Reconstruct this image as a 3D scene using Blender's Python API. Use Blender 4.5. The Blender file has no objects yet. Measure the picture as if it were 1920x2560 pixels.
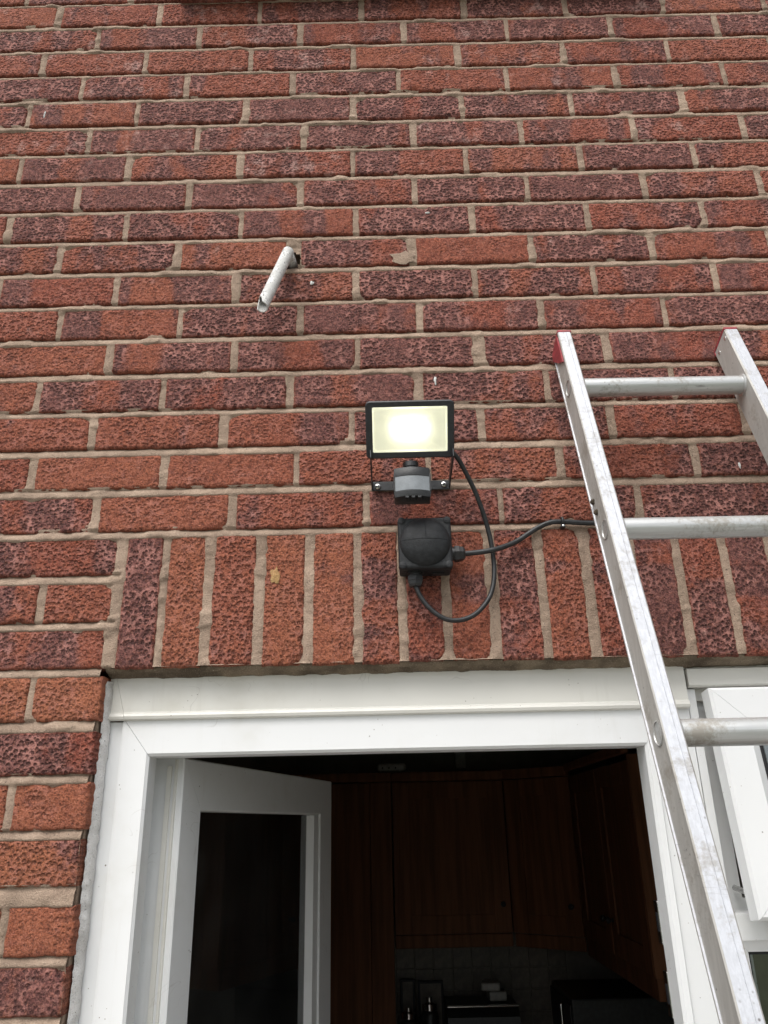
import bpy, bmesh, math, random
import numpy as np
from mathutils import Vector, Matrix

S = bpy.context.scene
COL = S.collection
R = math.radians

# ------------------------------------------------------------------ camera, world, sun, exposure
cam = bpy.data.cameras.new('camera')
cam_o = bpy.data.objects.new('camera', cam); COL.objects.link(cam_o)
cam.sensor_fit = 'VERTICAL'; cam.sensor_height = 36.0; cam.sensor_width = 27.0
cam.lens = 36.0 * 1938.9 / 2560.0
cam.clip_start = 0.02; cam.clip_end = 500
_r = Vector((0.99974059, 0.00997733, -0.02047452)); _u = Vector((0.02272425, -0.37629845, 0.92621978)); _f = Vector((-0.00153667, 0.92644478, 0.37642756))
CAM = Vector((0.7181, -1.1768, 1.9255))
cam_o.matrix_world = Matrix(((_r.x, _u.x, -_f.x, CAM.x), (_r.y, _u.y, -_f.y, CAM.y), (_r.z, _u.z, -_f.z, CAM.z), (0, 0, 0, 1)))
S.camera = cam_o

SUN_EL, SUN_AZ = R(58), R(205)      # azimuth measured from +Y clockwise: in front of the wall, a little to the left
world = bpy.data.worlds.new('World'); S.world = world; world.use_nodes = True
wn, wl = world.node_tree.nodes, world.node_tree.links
bg = wn['Background']
sky = wn.new('ShaderNodeTexSky'); sky.sky_type = 'NISHITA'; sky.sun_disc = False
sky.sun_elevation = SUN_EL; sky.sun_rotation = SUN_AZ
sky.air_density = 1.0; sky.dust_density = 4.0; sky.ozone_density = 1.0
hs = wn.new('ShaderNodeHueSaturation'); hs.inputs['Saturation'].default_value = 0.3
wl.new(sky.outputs[0], hs.inputs['Color']); wl.new(hs.outputs[0], bg.inputs['Color'])
bg.inputs['Strength'].default_value = 0.12

sun = bpy.data.lights.new('sun', 'SUN'); sun.energy = 1.4; sun.angle = R(50); sun.color = (1.0, 0.97, 0.93)
sun_o = bpy.data.objects.new('sun', sun); COL.objects.link(sun_o)
sd = Vector((math.sin(SUN_AZ) * math.cos(SUN_EL), math.cos(SUN_AZ) * math.cos(SUN_EL), math.sin(SUN_EL)))
sun_o.rotation_euler = sd.to_track_quat('Z', 'Y').to_euler(); sun_o.location = sd * 30

S.view_settings.view_transform = 'Standard'; S.view_settings.look = 'None'
S.view_settings.gamma = 1.0; S.view_settings.use_curve_mapping = False
S.view_settings.exposure = 0.76
S.render.engine = 'CYCLES'
S.cycles.max_bounces = 8; S.cycles.diffuse_bounces = 4; S.cycles.glossy_bounces = 4; S.cycles.transparent_max_bounces = 12
S.cycles.use_denoising = True

# ------------------------------------------------------------------ helpers
rng = random.Random(7)
nrng = np.random.default_rng(11)

def tag(o, label=None, cat=None, group=None, kind=None):
    if label: o['label'] = label
    if cat: o['category'] = cat
    if group: o['group'] = group
    if kind: o['kind'] = kind
    return o

def link(o, parent=None):
    COL.objects.link(o)
    if parent is not None: o.parent = parent
    return o

def empty(name, label, cat, group=None, loc=(0, 0, 0)):
    o = bpy.data.objects.new(name, None); o.empty_display_size = 0.05
    o.location = loc
    COL.objects.link(o)
    return tag(o, label, cat, group)

def mesh_obj(name, bm, mat, parent=None, smooth=False, loc=None):
    me = bpy.data.meshes.new(name)
    bm.normal_update(); bm.to_mesh(me); bm.free()
    me.materials.append(mat)
    if smooth:
        me.shade_smooth()
    o = bpy.data.objects.new(name, me); link(o, parent)
    if loc is not None: o.location = loc
    return o

def pyd(name, v, f, mat, parent=None, smooth=False, loc=None):
    me = bpy.data.meshes.new(name); me.from_pydata(v, [], f); me.update()
    me.materials.append(mat)
    if smooth: me.shade_smooth()
    o = bpy.data.objects.new(name, me); link(o, parent)
    if loc is not None: o.location = loc
    return o

def bm_box(bm, x0, x1, y0, y1, z0, z1, bev=0.0, M=None, seg=2):
    vs = [bm.verts.new(p) for p in ((x0, y0, z0), (x1, y0, z0), (x1, y1, z0), (x0, y1, z0), (x0, y0, z1), (x1, y0, z1), (x1, y1, z1), (x0, y1, z1))]
    fs = [bm.faces.new([vs[i] for i in q]) for q in ((3, 2, 1, 0), (4, 5, 6, 7), (0, 1, 5, 4), (1, 2, 6, 5), (2, 3, 7, 6), (3, 0, 4, 7))]
    geom = vs
    if bev > 0:
        es = list({e for f in fs for e in f.edges})
        r = bmesh.ops.bevel(bm, geom=es, offset=bev, segments=seg, profile=0.5, affect='EDGES')
        geom = list({v for f in r['faces'] for v in f.verts} | {v for v in vs if v.is_valid})
    if M is not None: bmesh.ops.transform(bm, matrix=M, verts=geom)
    return geom

def box(name, x0, x1, y0, y1, z0, z1, mat, parent=None, bev=0.0, M=None, seg=2):
    bm = bmesh.new(); bm_box(bm, x0, x1, y0, y1, z0, z1, bev, M, seg)
    return mesh_obj(name, bm, mat, parent)

def prism(name, prof, frame, t0, t1, mat, parent=None, cut0=None, cut1=None, smooth=False):
    """prof: 2-D points; frame = (origin, A, B, T): point = origin + a*A + b*B + t*T. cut*: function (a,b)->t for mitred ends."""
    o, A, B, T = [Vector(q) for q in frame]
    n = len(prof); v = []
    for k in (0, 1):
        for a, b in prof:
            c = (cut0, cut1)[k]
            t = (t0, t1)[k] if c is None else c(a, b)
            v.append(o + A * a + B * b + T * t)
    f = [list(range(n)), [n + n - 1 - i for i in range(n)]] + [[(i + 1) % n, i, n + i, n + (i + 1) % n] for i in range(n)]
    bm = bmesh.new(); bv = [bm.verts.new(p) for p in v]
    for q in f: bm.faces.new([bv[i] for i in q])
    bmesh.ops.recalc_face_normals(bm, faces=bm.faces)
    return mesh_obj(name, bm, mat, parent, smooth)

def tube_geo(pts, rad, n=14, closed_caps=True):
    pts = [Vector(p) for p in pts]; v = []; f = []
    prev = None
    for i, p in enumerate(pts):
        t = (pts[min(i + 1, len(pts) - 1)] - pts[max(i - 1, 0)]).normalized()
        if prev is None:
            a = t.orthogonal().normalized()
        else:
            a = (prev - t * prev.dot(t)).normalized()
        prev = a; b = t.cross(a)
        r = rad[i] if hasattr(rad, '__len__') else rad
        for k in range(n):
            th = 2 * math.pi * k / n
            v.append(p + a * (math.cos(th) * r) + b * (math.sin(th) * r))
    for i in range(len(pts) - 1):
        for k in range(n):
            f.append([i * n + k, i * n + (k + 1) % n, (i + 1) * n + (k + 1) % n, (i + 1) * n + k])
    if closed_caps:
        f.append(list(range(n))[::-1]); f.append([(len(pts) - 1) * n + k for k in range(n)])
    return v, f

def smooth_path(pts, sub=6):
    P = [Vector(p) for p in pts]; out = []
    for i in range(len(P) - 1):
        p0, p1, p2, p3 = P[max(i - 1, 0)], P[i], P[i + 1], P[min(i + 2, len(P) - 1)]
        for k in range(sub):
            t = k / sub
            out.append(0.5 * ((2 * p1) + (p2 - p0) * t + (2 * p0 - 5 * p1 + 4 * p2 - p3) * t * t + (3 * p1 - p0 - 3 * p2 + p3) * t ** 3))
    out.append(P[-1]); return out

def lathe(name, prof, frame, mat, parent=None, n=24, smooth=True):
    """prof: (radius, height) pairs along axis T of frame (origin, A, B, T)."""
    o, A, B, T = [Vector(q) for q in frame]; v = []; f = []
    for r, h in prof:
        for k in range(n):
            th = 2 * math.pi * k / n
            v.append(o + A * (r * math.cos(th)) + B * (r * math.sin(th)) + T * h)
    m = len(prof)
    for i in range(m - 1):
        for k in range(n):
            f.append([i * n + k, i * n + (k + 1) % n, (i + 1) * n + (k + 1) % n, (i + 1) * n + k])
    f.append(list(range(n))[::-1]); f.append([(m - 1) * n + k for k in range(n)])
    bm = bmesh.new(); bv = [bm.verts.new(p) for p in v]
    for q in f: bm.faces.new([bv[i] for i in q])
    bmesh.ops.recalc_face_normals(bm, faces=bm.faces)
    o = mesh_obj(name, bm, mat, parent)
    if smooth:
        for p in o.data.polygons: p.use_smooth = len(p.vertices) == 4
        o.data.set_sharp_from_angle(angle=R(35))
    return o

# value noise on numpy arrays
_lat = nrng.random((256, 256))
def vnoise(x, y):
    xi = np.floor(x).astype(int); yi = np.floor(y).astype(int)
    fx = x - xi; fy = y - yi
    fx = fx * fx * (3 - 2 * fx); fy = fy * fy * (3 - 2 * fy)
    g = lambda a, b: _lat[a & 255, b & 255]
    return (g(xi, yi) * (1 - fx) + g(xi + 1, yi) * fx) * (1 - fy) + (g(xi, yi + 1) * (1 - fx) + g(xi + 1, yi + 1) * fx) * fy
def fnoise(x, y, oct=3):
    s = 0; a = 0.5; t = 0
    for k in range(oct):
        s = s + a * vnoise(x * 2 ** k + 17.3 * k, y * 2 ** k + 5.1 * k); t += a; a *= 0.5
    return s / t

# ------------------------------------------------------------------ materials
class NT:
    def __init__(s, name):
        s.m = bpy.data.materials.new(name); s.m.use_nodes = True
        s.n, s.l = s.m.node_tree.nodes, s.m.node_tree.links
        s.b = s.n['Principled BSDF']
    def put(s, sock, v):
        if isinstance(v, bpy.types.NodeSocket): s.l.new(v, sock)
        elif v is not None:
            if hasattr(sock.default_value, '__len__') and not hasattr(v, '__len__'): v = (v,) * len(sock.default_value)
            elif hasattr(sock.default_value, '__len__') and len(v) == 3 and len(sock.default_value) == 4: v = (*v, 1)
            sock.default_value = v
    def node(s, t, **kw):
        n = s.n.new(t)
        for k, v in kw.items(): setattr(n, k, v)
        return n
    def coord(s, which='Object'): return s.node('ShaderNodeTexCoord').outputs[which]
    def mapping(s, v, scale=(1, 1, 1), loc=(0, 0, 0)):
        n = s.node('ShaderNodeMapping'); s.l.new(v, n.inputs['Vector']); s.put(n.inputs['Scale'], scale); s.put(n.inputs['Location'], loc); return n.outputs[0]
    def noise(s, v, scale, detail=3, rough=0.55, w=None, dist=0):
        n = s.node('ShaderNodeTexNoise'); 
        if w is not None: n.noise_dimensions = '4D'; s.put(n.inputs['W'], w)
        s.l.new(v, n.inputs['Vector']); s.put(n.inputs['Scale'], scale); s.put(n.inputs['Detail'], detail); s.put(n.inputs['Roughness'], rough); s.put(n.inputs['Distortion'], dist)
        return n.outputs['Fac']
    def vor(s, v, scale, feature='F1', rand=1.0, w=None, smooth=None):
        n = s.node('ShaderNodeTexVoronoi', feature=feature)
        if w is not None: n.voronoi_dimensions = '4D'; s.put(n.inputs['W'], w)
        s.l.new(v, n.inputs['Vector']); s.put(n.inputs['Scale'], scale); s.put(n.inputs['Randomness'], rand)
        if smooth is not None: s.put(n.inputs['Smoothness'], smooth)
        return n.outputs['Distance']
    def math(s, op, a, b=None, c=None, clamp=False):
        n = s.node('ShaderNodeMath', operation=op, use_clamp=clamp); s.put(n.inputs[0], a)
        if b is not None: s.put(n.inputs[1], b)
        if c is not None: s.put(n.inputs[2], c)
        return n.outputs[0]
    def step(s, x, lo, hi, a=0.0, b=1.0):
        n = s.node('ShaderNodeMapRange', interpolation_type='SMOOTHSTEP'); s.put(n.inputs['Value'], x); s.put(n.inputs['From Min'], lo); s.put(n.inputs['From Max'], hi); s.put(n.inputs['To Min'], a); s.put(n.inputs['To Max'], b)
        return n.outputs[0]
    def mix(s, f, a, b, mode='MIX'):
        n = s.node('ShaderNodeMix', data_type='RGBA', blend_type=mode); s.put(n.inputs[0], f); s.put(n.inputs[6], a); s.put(n.inputs[7], b); return n.outputs[2]
    def bump(s, h, dist, strength=1.0, normal=None):
        n = s.node('ShaderNodeBump'); s.put(n.inputs['Strength'], strength); s.put(n.inputs['Distance'], dist); s.put(n.inputs['Height'], h)
        if normal is not None: s.l.new(normal, n.inputs['Normal'])
        return n.outputs[0]
    def out(s, color=None, rough=None, metal=None, normal=None, spec=None):
        if color is not None: s.put(s.b.inputs['Base Color'], color)
        if rough is not None: s.put(s.b.inputs['Roughness'], rough)
        if metal is not None: s.put(s.b.inputs['Metallic'], metal)
        if normal is not None: s.l.new(normal, s.b.inputs['Normal'])
        if spec is not None: s.put(s.b.inputs['Specular IOR Level'], spec)
        return s.m

def mat_brick():
    t = NT('rustic_brick')
    P = t.coord('Object'); G = t.coord('Generated')
    info = t.node('ShaderNodeObjectInfo')
    sep = t.node('ShaderNodeSeparateColor'); t.l.new(info.outputs['Color'], sep.inputs[0])
    dark, warm, pit = sep.outputs[0], sep.outputs[1], sep.outputs[2]
    seed = t.math('MULTIPLY', info.outputs['Random'], 97.0)
    gs = t.node('ShaderNodeSeparateXYZ'); t.l.new(G, gs.inputs[0])
    # patches along the brick: burnt purple bands against red
    band = t.noise(t.mapping(P, (9.5, 1, 3.4)), 1.0, 2.5, 0.5, w=seed)
    rag = t.noise(P, 70, 3, 0.6, w=seed)
    bv = t.math('ADD', band, t.math('MULTIPLY', t.math('SUBTRACT', rag, 0.5), 0.15))
    thr = t.math('MULTIPLY_ADD', dark, -0.42, 0.72)
    bmask = t.step(bv, t.math('SUBTRACT', thr, 0.032), t.math('ADD', thr, 0.045))
    # thin redder rim round the brick face
    ex = t.math('MINIMUM', gs.outputs[0], t.math('SUBTRACT', 1.0, gs.outputs[0]))
    ez = t.math('MINIMUM', gs.outputs[2], t.math('SUBTRACT', 1.0, gs.outputs[2]))
    rim = t.math('MULTIPLY', t.step(t.math('ADD', ex, t.math('MULTIPLY', rag, 0.03)), 0.015, 0.05), t.step(t.math('ADD', ez, t.math('MULTIPLY', rag, 0.12)), 0.07, 0.16))
    dm = t.math('MULTIPLY', bmask, t.math('MULTIPLY_ADD', rim, 0.75, 0.25))
    # dimples pressed into the face
    warp = t.node('ShaderNodeVectorMath', operation='MULTIPLY_ADD')
    nz = t.node('ShaderNodeTexNoise'); t.l.new(P, nz.inputs['Vector']); t.put(nz.inputs['Scale'], 130)
    t.l.new(nz.outputs['Color'], warp.inputs[0]); warp.inputs[1].default_value = (0.004, 0.004, 0.004); t.l.new(P, warp.inputs[2])
    wx = t.node('ShaderNodeSeparateXYZ'); t.l.new(warp.outputs[0], wx.inputs[0])
    cb = t.node('ShaderNodeCombineXYZ'); t.put(cb.inputs[0], t.math('ADD', wx.outputs[0], seed)); t.put(cb.inputs[1], t.math('MULTIPLY_ADD', seed, 1.7, t.math('MULTIPLY', wx.outputs[2], 1.12)))
    vn = t.node('ShaderNodeTexVoronoi', feature='F1', voronoi_dimensions='2D'); t.l.new(cb.outputs[0], vn.inputs['Vector']); t.put(vn.inputs['Scale'], 132); t.put(vn.inputs['Randomness'], 0.95)
    vsz = t.node('ShaderNodeSeparateColor'); t.l.new(vn.outputs['Color'], vsz.inputs[0])
    vd = t.math('ADD', vn.outputs['Distance'], t.math('MULTIPLY_ADD', vsz.outputs[0], 0.34, -0.15))
    area = t.noise(t.mapping(P, (16, 1, 18)), 1.0, 2, 0.5, w=t.math('ADD', seed, 31))
    am = t.step(t.math('ADD', area, t.math('MULTIPLY_ADD', pit, 0.5, -0.25)), 0.36, 0.62)
    am = t.math('MULTIPLY_ADD', am, 0.72, 0.28)
    dimple = t.math('MULTIPLY', t.step(vd, 0.56, 0.06), am)
    ridge = t.math('MULTIPLY', t.step(vd, 0.38, 0.60), t.math('MULTIPLY', am, t.step(t.noise(P, 42, 3, 0.6, w=t.math('ADD', seed, 11)), 0.42, 0.60)))
    g1 = t.noise(P, 420, 3, 0.65); g2 = t.noise(P, 1150, 2, 0.6); med = t.noise(P, 95, 3, 0.6, w=seed)
    red = t.mix(t.step(med, 0.3, 0.72), (0.185, 0.041, 0.027), (0.325, 0.086, 0.051))
    red = t.mix(t.math('MULTIPLY', warm, t.step(med, 0.25, 0.65, 0.55, 1.0)), red, (0.40, 0.146, 0.068))
    purple = t.mix(t.step(med, 0.3, 0.7), (0.090, 0.035, 0.035), (0.205, 0.078, 0.070))
    base = t.mix(dm, red, purple)
    base = t.mix(t.math('MULTIPLY', dimple, t.math('MULTIPLY_ADD', dm, 0.30, 0.42)), base, (0.046, 0.020, 0.020))
    base = t.mix(t.math('MULTIPLY', ridge, t.math('MULTIPLY_ADD', dm, 0.45, 0.32)), base, (0.50, 0.235, 0.20))
    base = t.mix(t.step(g1, 0.50, 0.66, 0, 0.7), base, t.mix(0.5, base, (0.46, 0.22, 0.16)))
    base = t.mix(t.step(g1, 0.49, 0.35, 0, 0.95), base, t.mix(0.7, base, (0.035, 0.018, 0.016)))
    base = t.mix(t.step(g2, 0.56, 0.7, 0, 0.5), base, (0.46, 0.25, 0.19))
    g3 = t.noise(P, 215, 3, 0.6, w=seed)
    base = t.mix(t.step(g3, 0.52, 0.68, 0, 0.5), base, t.mix(0.5, base, (0.52, 0.20, 0.13)))
    base = t.mix(t.step(g3, 0.47, 0.33, 0, 0.7), base, t.mix(0.75, base, (0.04, 0.018, 0.016)))
    # pale lime bloom and mortar film here and there
    lime = t.math('MULTIPLY', t.step(t.noise(P, 24, 4, 0.65, w=t.math('ADD', seed, 50)), t.math('MULTIPLY_ADD', info.outputs['Alpha'], -0.14, 0.66), t.math('MULTIPLY_ADD', info.outputs['Alpha'], -0.14, 0.80)), t.math('MULTIPLY_ADD', info.outputs['Alpha'], 0.25, 0.35))
    base = t.mix(t.math('MULTIPLY', lime, t.step(g3, 0.38, 0.58, 0.2, 1.0)), base, (0.52, 0.34, 0.30))
    h = t.math('MULTIPLY_ADD', t.math('MULTIPLY', dimple, t.math('MULTIPLY_ADD', pit, 0.7, 0.5)), -0.85, t.math('MULTIPLY_ADD', g1, 0.75, t.math('MULTIPLY_ADD', med, 0.6, t.math('MULTIPLY_ADD', g3, 0.45, t.math('MULTIPLY', g2, 0.25)))))
    return t.out(base, 0.9, 0, t.bump(h, 0.0042, 1.0), 0.22)

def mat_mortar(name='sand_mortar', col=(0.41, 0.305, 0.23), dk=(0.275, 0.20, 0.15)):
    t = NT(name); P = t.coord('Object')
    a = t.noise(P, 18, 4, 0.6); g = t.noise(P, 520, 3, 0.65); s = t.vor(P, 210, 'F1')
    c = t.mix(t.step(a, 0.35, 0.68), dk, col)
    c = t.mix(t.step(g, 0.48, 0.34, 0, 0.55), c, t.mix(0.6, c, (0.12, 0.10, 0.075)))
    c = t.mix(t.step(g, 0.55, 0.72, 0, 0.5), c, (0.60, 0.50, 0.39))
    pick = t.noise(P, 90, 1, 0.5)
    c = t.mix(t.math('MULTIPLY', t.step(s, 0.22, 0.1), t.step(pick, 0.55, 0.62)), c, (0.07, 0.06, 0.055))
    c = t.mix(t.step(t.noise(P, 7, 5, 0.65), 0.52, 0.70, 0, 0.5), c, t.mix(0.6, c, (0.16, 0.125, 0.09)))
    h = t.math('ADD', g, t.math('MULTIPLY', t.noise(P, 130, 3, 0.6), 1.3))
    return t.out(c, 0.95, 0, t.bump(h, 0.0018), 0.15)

def mat_speckle(name, col, dk):
    t = NT(name); P = t.coord('Object')
    f = t.noise(t.mapping(P, (1, 1, .6)), 300, 4, 0.7); a = t.noise(P, 45, 3, 0.6)
    c = t.mix(t.step(a, 0.35, 0.7), dk, col)
    c = t.mix(t.math('MULTIPLY', t.step(f, 0.52, 0.62), t.step(a, 0.40, 0.56, 0.15, 0.9)), c, (0.10, 0.10, 0.095))
    return t.out(c, 0.7, 0, t.bump(f, 0.0006), 0.3)

def mat_upvc(name='white_plastic', col=(0.76, 0.77, 0.77), grime=0.35):
    t = NT(name); P = t.coord('Object')
    a = t.noise(P, 6, 5, 0.62); b = t.noise(P, 55, 4, 0.7)
    streak = t.noise(t.mapping(P, (38, 38, 3)), 1.0, 4, 0.6)
    c = t.mix(t.math('MULTIPLY', t.step(a, 0.5, 0.78), grime), col, (0.55, 0.53, 0.46))
    c = t.mix(t.math('MULTIPLY', t.step(streak, 0.6, 0.78), grime * 0.5), c, (0.5, 0.48, 0.42))
    sp = t.vor(P, 46, 'F1'); pk = t.noise(P, 15, 2, 0.5)
    c = t.mix(t.math('MULTIPLY', t.step(sp, 0.07, 0.035), t.step(pk, 0.5, 0.6)), c, (0.16, 0.14, 0.12))
    sp2 = t.vor(P, 120, 'F1'); pk2 = t.noise(P, 22, 3, 0.6)
    c = t.mix(t.math('MULTIPLY', t.step(sp2, 0.13, 0.05), t.step(pk2, 0.56, 0.66)), c, (0.22, 0.19, 0.15))
    hair = t.math('ABSOLUTE', t.math('SUBTRACT', t.noise(P, 11, 2, 0.5, dist=1.2), 0.5))
    c = t.mix(t.math('MULTIPLY', t.step(hair, 0.006, 0.001), t.step(t.noise(P, 8, 2, 0.5), 0.56, 0.62, 0, 0.22)), c, (0.28, 0.25, 0.21))
    return t.out(c, t.step(b, 0.3, 0.7, 0.28, 0.46), 0, t.bump(t.noise(P, 9, 2, 0.5), 0.0012, 0.5), 0.45)

def mat_alu(name, vec_scale, col=(0.80, 0.81, 0.83), grime=0.3, rough=0.42, metal=0.75, dirt=(0.24, 0.21, 0.17)):
    t = NT(name); P = t.coord('Object')
    br = t.noise(t.mapping(P, vec_scale), 1.0, 4, 0.65)
    a = t.noise(P, 13, 5, 0.65); f = t.noise(P, 160, 4, 0.7)
    c = t.mix(t.step(br, 0.35, 0.7), tuple(x * 0.86 for x in col), col)
    gm = t.math('MULTIPLY', t.step(t.math('ADD', a, t.math('MULTIPLY', t.math('SUBTRACT', f, 0.5), 0.5)), 0.52, 0.72), grime)
    c = t.mix(gm, c, dirt)
    scr = t.noise(t.mapping(P, tuple(x * 2.6 for x in vec_scale)), 1.0, 3, 0.7)
    c = t.mix(t.math('MULTIPLY', t.step(scr, 0.66, 0.74), t.step(a, 0.45, 0.6, 0, 0.8)), c, (0.2, 0.19, 0.19))
    dots = t.vor(P, 95, 'F1'); c = t.mix(t.math('MULTIPLY', t.step(dots, 0.16, 0.06), t.step(t.noise(P, 19, 3, 0.6), 0.5, 0.62, 0, 0.85)), c, (0.12, 0.11, 0.10))
    xs_ = t.noise(t.mapping(P, (45, 45, 420)), 1.0, 3, 0.65); c = t.mix(t.math('MULTIPLY', t.step(xs_, 0.58, 0.70), t.step(t.noise(P, 9, 3, 0.6), 0.46, 0.64, 0, 0.75)), c, (0.26, 0.25, 0.25))
    return t.out(c, t.math('MULTIPLY_ADD', f, 0.25, rough - 0.1), t.math('MULTIPLY_ADD', gm, -metal, metal), t.bump(br, 0.0006, 0.5))

def mat_plain(name, col, rough=0.5, metal=0, var=0.12, scale=60, bumpd=0.0003, spec=0.5):
    t = NT(name); P = t.coord('Object'); a = t.noise(P, scale, 4, 0.6)
    c = t.mix(t.step(a, 0.35, 0.7), tuple(x * (1 - var) for x in col), tuple(min(1, x * (1 + var)) for x in col))
    return t.out(c, rough, metal, t.bump(t.noise(P, scale * 6, 2, 0.6), bumpd), spec)

def mat_wood(name='oak', col=(0.185, 0.080, 0.040)):
    t = NT(name); P = t.coord('Object')
    g = t.noise(t.mapping(P, (38, 38, 2.2)), 1.0, 5, 0.6)
    c = t.mix(t.step(g, 0.3, 0.7), tuple(x * 0.7 for x in col), tuple(x * 1.2 for x in col))
    return t.out(c, 0.6, 0, t.bump(g, 0.0005, 0.4), 0.18)

def mat_glass(name, tint=(0.9, 0.95, 0.93), film=0.0):
    t = NT(name); nt = t.n
    tr = nt.new('ShaderNodeBsdfTransparent'); tr.inputs[0].default_value = (*tint, 1)
    gl = nt.new('ShaderNodeBsdfGlossy'); gl.inputs['Roughness'].default_value = 0.02
    fr = nt.new('ShaderNodeFresnel'); fr.inputs['IOR'].default_value = 2.1
    bmp = t.bump(t.noise(t.coord('Object'), 3, 2, 0.5), 0.002, 0.4)
    t.l.new(bmp, gl.inputs['Normal'])
    mx = nt.new('ShaderNodeMixShader'); t.l.new(fr.outputs[0], mx.inputs[0]); t.l.new(tr.outputs[0], mx.inputs[1]); t.l.new(gl.outputs[0], mx.inputs[2])
    if film:      # faint mottled grey diffuse layer over the pane
        df = nt.new('ShaderNodeBsdfDiffuse'); df.inputs[0].default_value = (.6, .6, .57, 1); m2 = nt.new('ShaderNodeMixShader')
        t.l.new(t.step(t.noise(t.coord('Object'), 12, 4, 0.6), .3, .8, film * .5, film * 1.5), m2.inputs[0]); t.l.new(mx.outputs[0], m2.inputs[1]); t.l.new(df.outputs[0], m2.inputs[2]); mx = m2
    t.l.new(mx.outputs[0], nt['Material Output'].inputs['Surface'])
    return t.m

def mat_emit(name, col, strength):
    t = NT(name); t.put(t.b.inputs['Base Color'], col); t.put(t.b.inputs['Emission Color'], col); t.put(t.b.inputs['Emission Strength'], strength); return t.m

M_BRICK = mat_brick()
M_MORTAR = mat_mortar()
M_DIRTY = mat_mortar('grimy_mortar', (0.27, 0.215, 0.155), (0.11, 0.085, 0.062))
M_UPVC = mat_upvc()
M_UPVC_OLD = mat_upvc('weathered_white_plastic', (0.70, 0.69, 0.64), 0.7)
M_SEAL = mat_upvc('white_sealant', (0.74, 0.73, 0.72), 0.5)
M_ALU_V = mat_alu('brushed_aluminium_face', (260, 260, 30), (0.56, 0.575, 0.61), grime=0.55, rough=0.5, metal=0.3)
M_ALU_W = mat_alu('grimy_aluminium_web', (90, 90, 14), (0.50, 0.49, 0.46), grime=0.65, rough=0.55, metal=0.3)
M_ALU_R = mat_alu('rung_aluminium', (12, 300, 300), (0.58, 0.59, 0.58), grime=0.72, rough=0.38, metal=0.6, dirt=(0.21, 0.18, 0.135))
M_RED = mat_plain('faded_red_plastic', (0.30, 0.040, 0.048), 0.55, 0, 0.3, 120)
M_STEEL = mat_plain('rusty_steel', (0.11, 0.085, 0.06), 0.6, 0.4, 0.5, 250)
M_ZINC = mat_plain('zinc_screw', (0.75, 0.75, 0.74), 0.25, 0.95, 0.1)
M_BLACK = mat_plain('black_plastic', (0.018, 0.019, 0.020), 0.42, 0, 0.3, 90)
M_BLACKB = mat_plain('black_box_plastic', (0.014, 0.0155, 0.017), 0.55, 0, 0.35, 120, 0.0005, 0.35)
M_PAINT = mat_plain('black_powder_coat', (0.020, 0.022, 0.025), 0.38, 0, 0.25, 200, 0.0004)
M_CABLE = mat_plain('black_rubber', (0.016, 0.017, 0.018), 0.45, 0, 0.4, 80)
M_PIPE = mat_speckle('weathered_white_pipe', (0.70, 0.70, 0.68), (0.50, 0.50, 0.48))
M_OAK = mat_wood()
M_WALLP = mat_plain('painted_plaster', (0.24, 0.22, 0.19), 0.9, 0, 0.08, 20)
M_CEIL = mat_plain('ceiling_paint', (0.55, 0.54, 0.5), 0.9, 0, 0.06, 20)
M_TILE = mat_plain('stone_tile', (0.16, 0.135, 0.11), 0.5, 0, 0.25, 25)
M_GLASS = mat_glass('clear_glass')
M_GLASS_D = mat_glass('door_glass', (0.75, 0.77, 0.75), 0.022)
M_GASKET = mat_plain('black_gasket', (0.012, 0.012, 0.014), 0.6)
M_CHROME = mat_plain('chrome', (0.7, 0.7, 0.7), 0.15, 1.0, 0.05)
M_WHITEP = mat_plain('white_appliance_plastic', (0.34, 0.33, 0.31), 0.4)
M_LED = mat_emit('led_chip', (1.0, 0.98, 0.92), 7.0)
M_GLOW = mat_emit('lit_reflector', (0.88, 0.88, 0.73), 0.42)
M_PIR = mat_plain('frosted_sensor_lens', (0.23, 0.25, 0.265), 0.25, 0, 0.10, 60)
M_PATIO = mat_plain('grey_paving', (0.30, 0.29, 0.27), 0.9, 0, 0.2, 6)
M_LAWN = mat_plain('lawn_green', (0.065, 0.078, 0.034), 0.95, 0, 0.35, 12)

# ------------------------------------------------------------------ ground and garden floor
def sheet(name, x0, x1, y0, y1, z, mat):
    o = pyd(name, [(x0, y0, z), (x1, y0, z), (x1, y1, z), (x0, y1, z)], [[0, 1, 2, 3]], mat); return tag(o, kind='structure')
sheet('lawn', -150, 150, -150, 150, -0.02, M_LAWN)
box('patio', -6, 6, -4.2, 0.0, -0.10, 0.0, M_PATIO); tag(bpy.data.objects['patio'], kind='structure')

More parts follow.
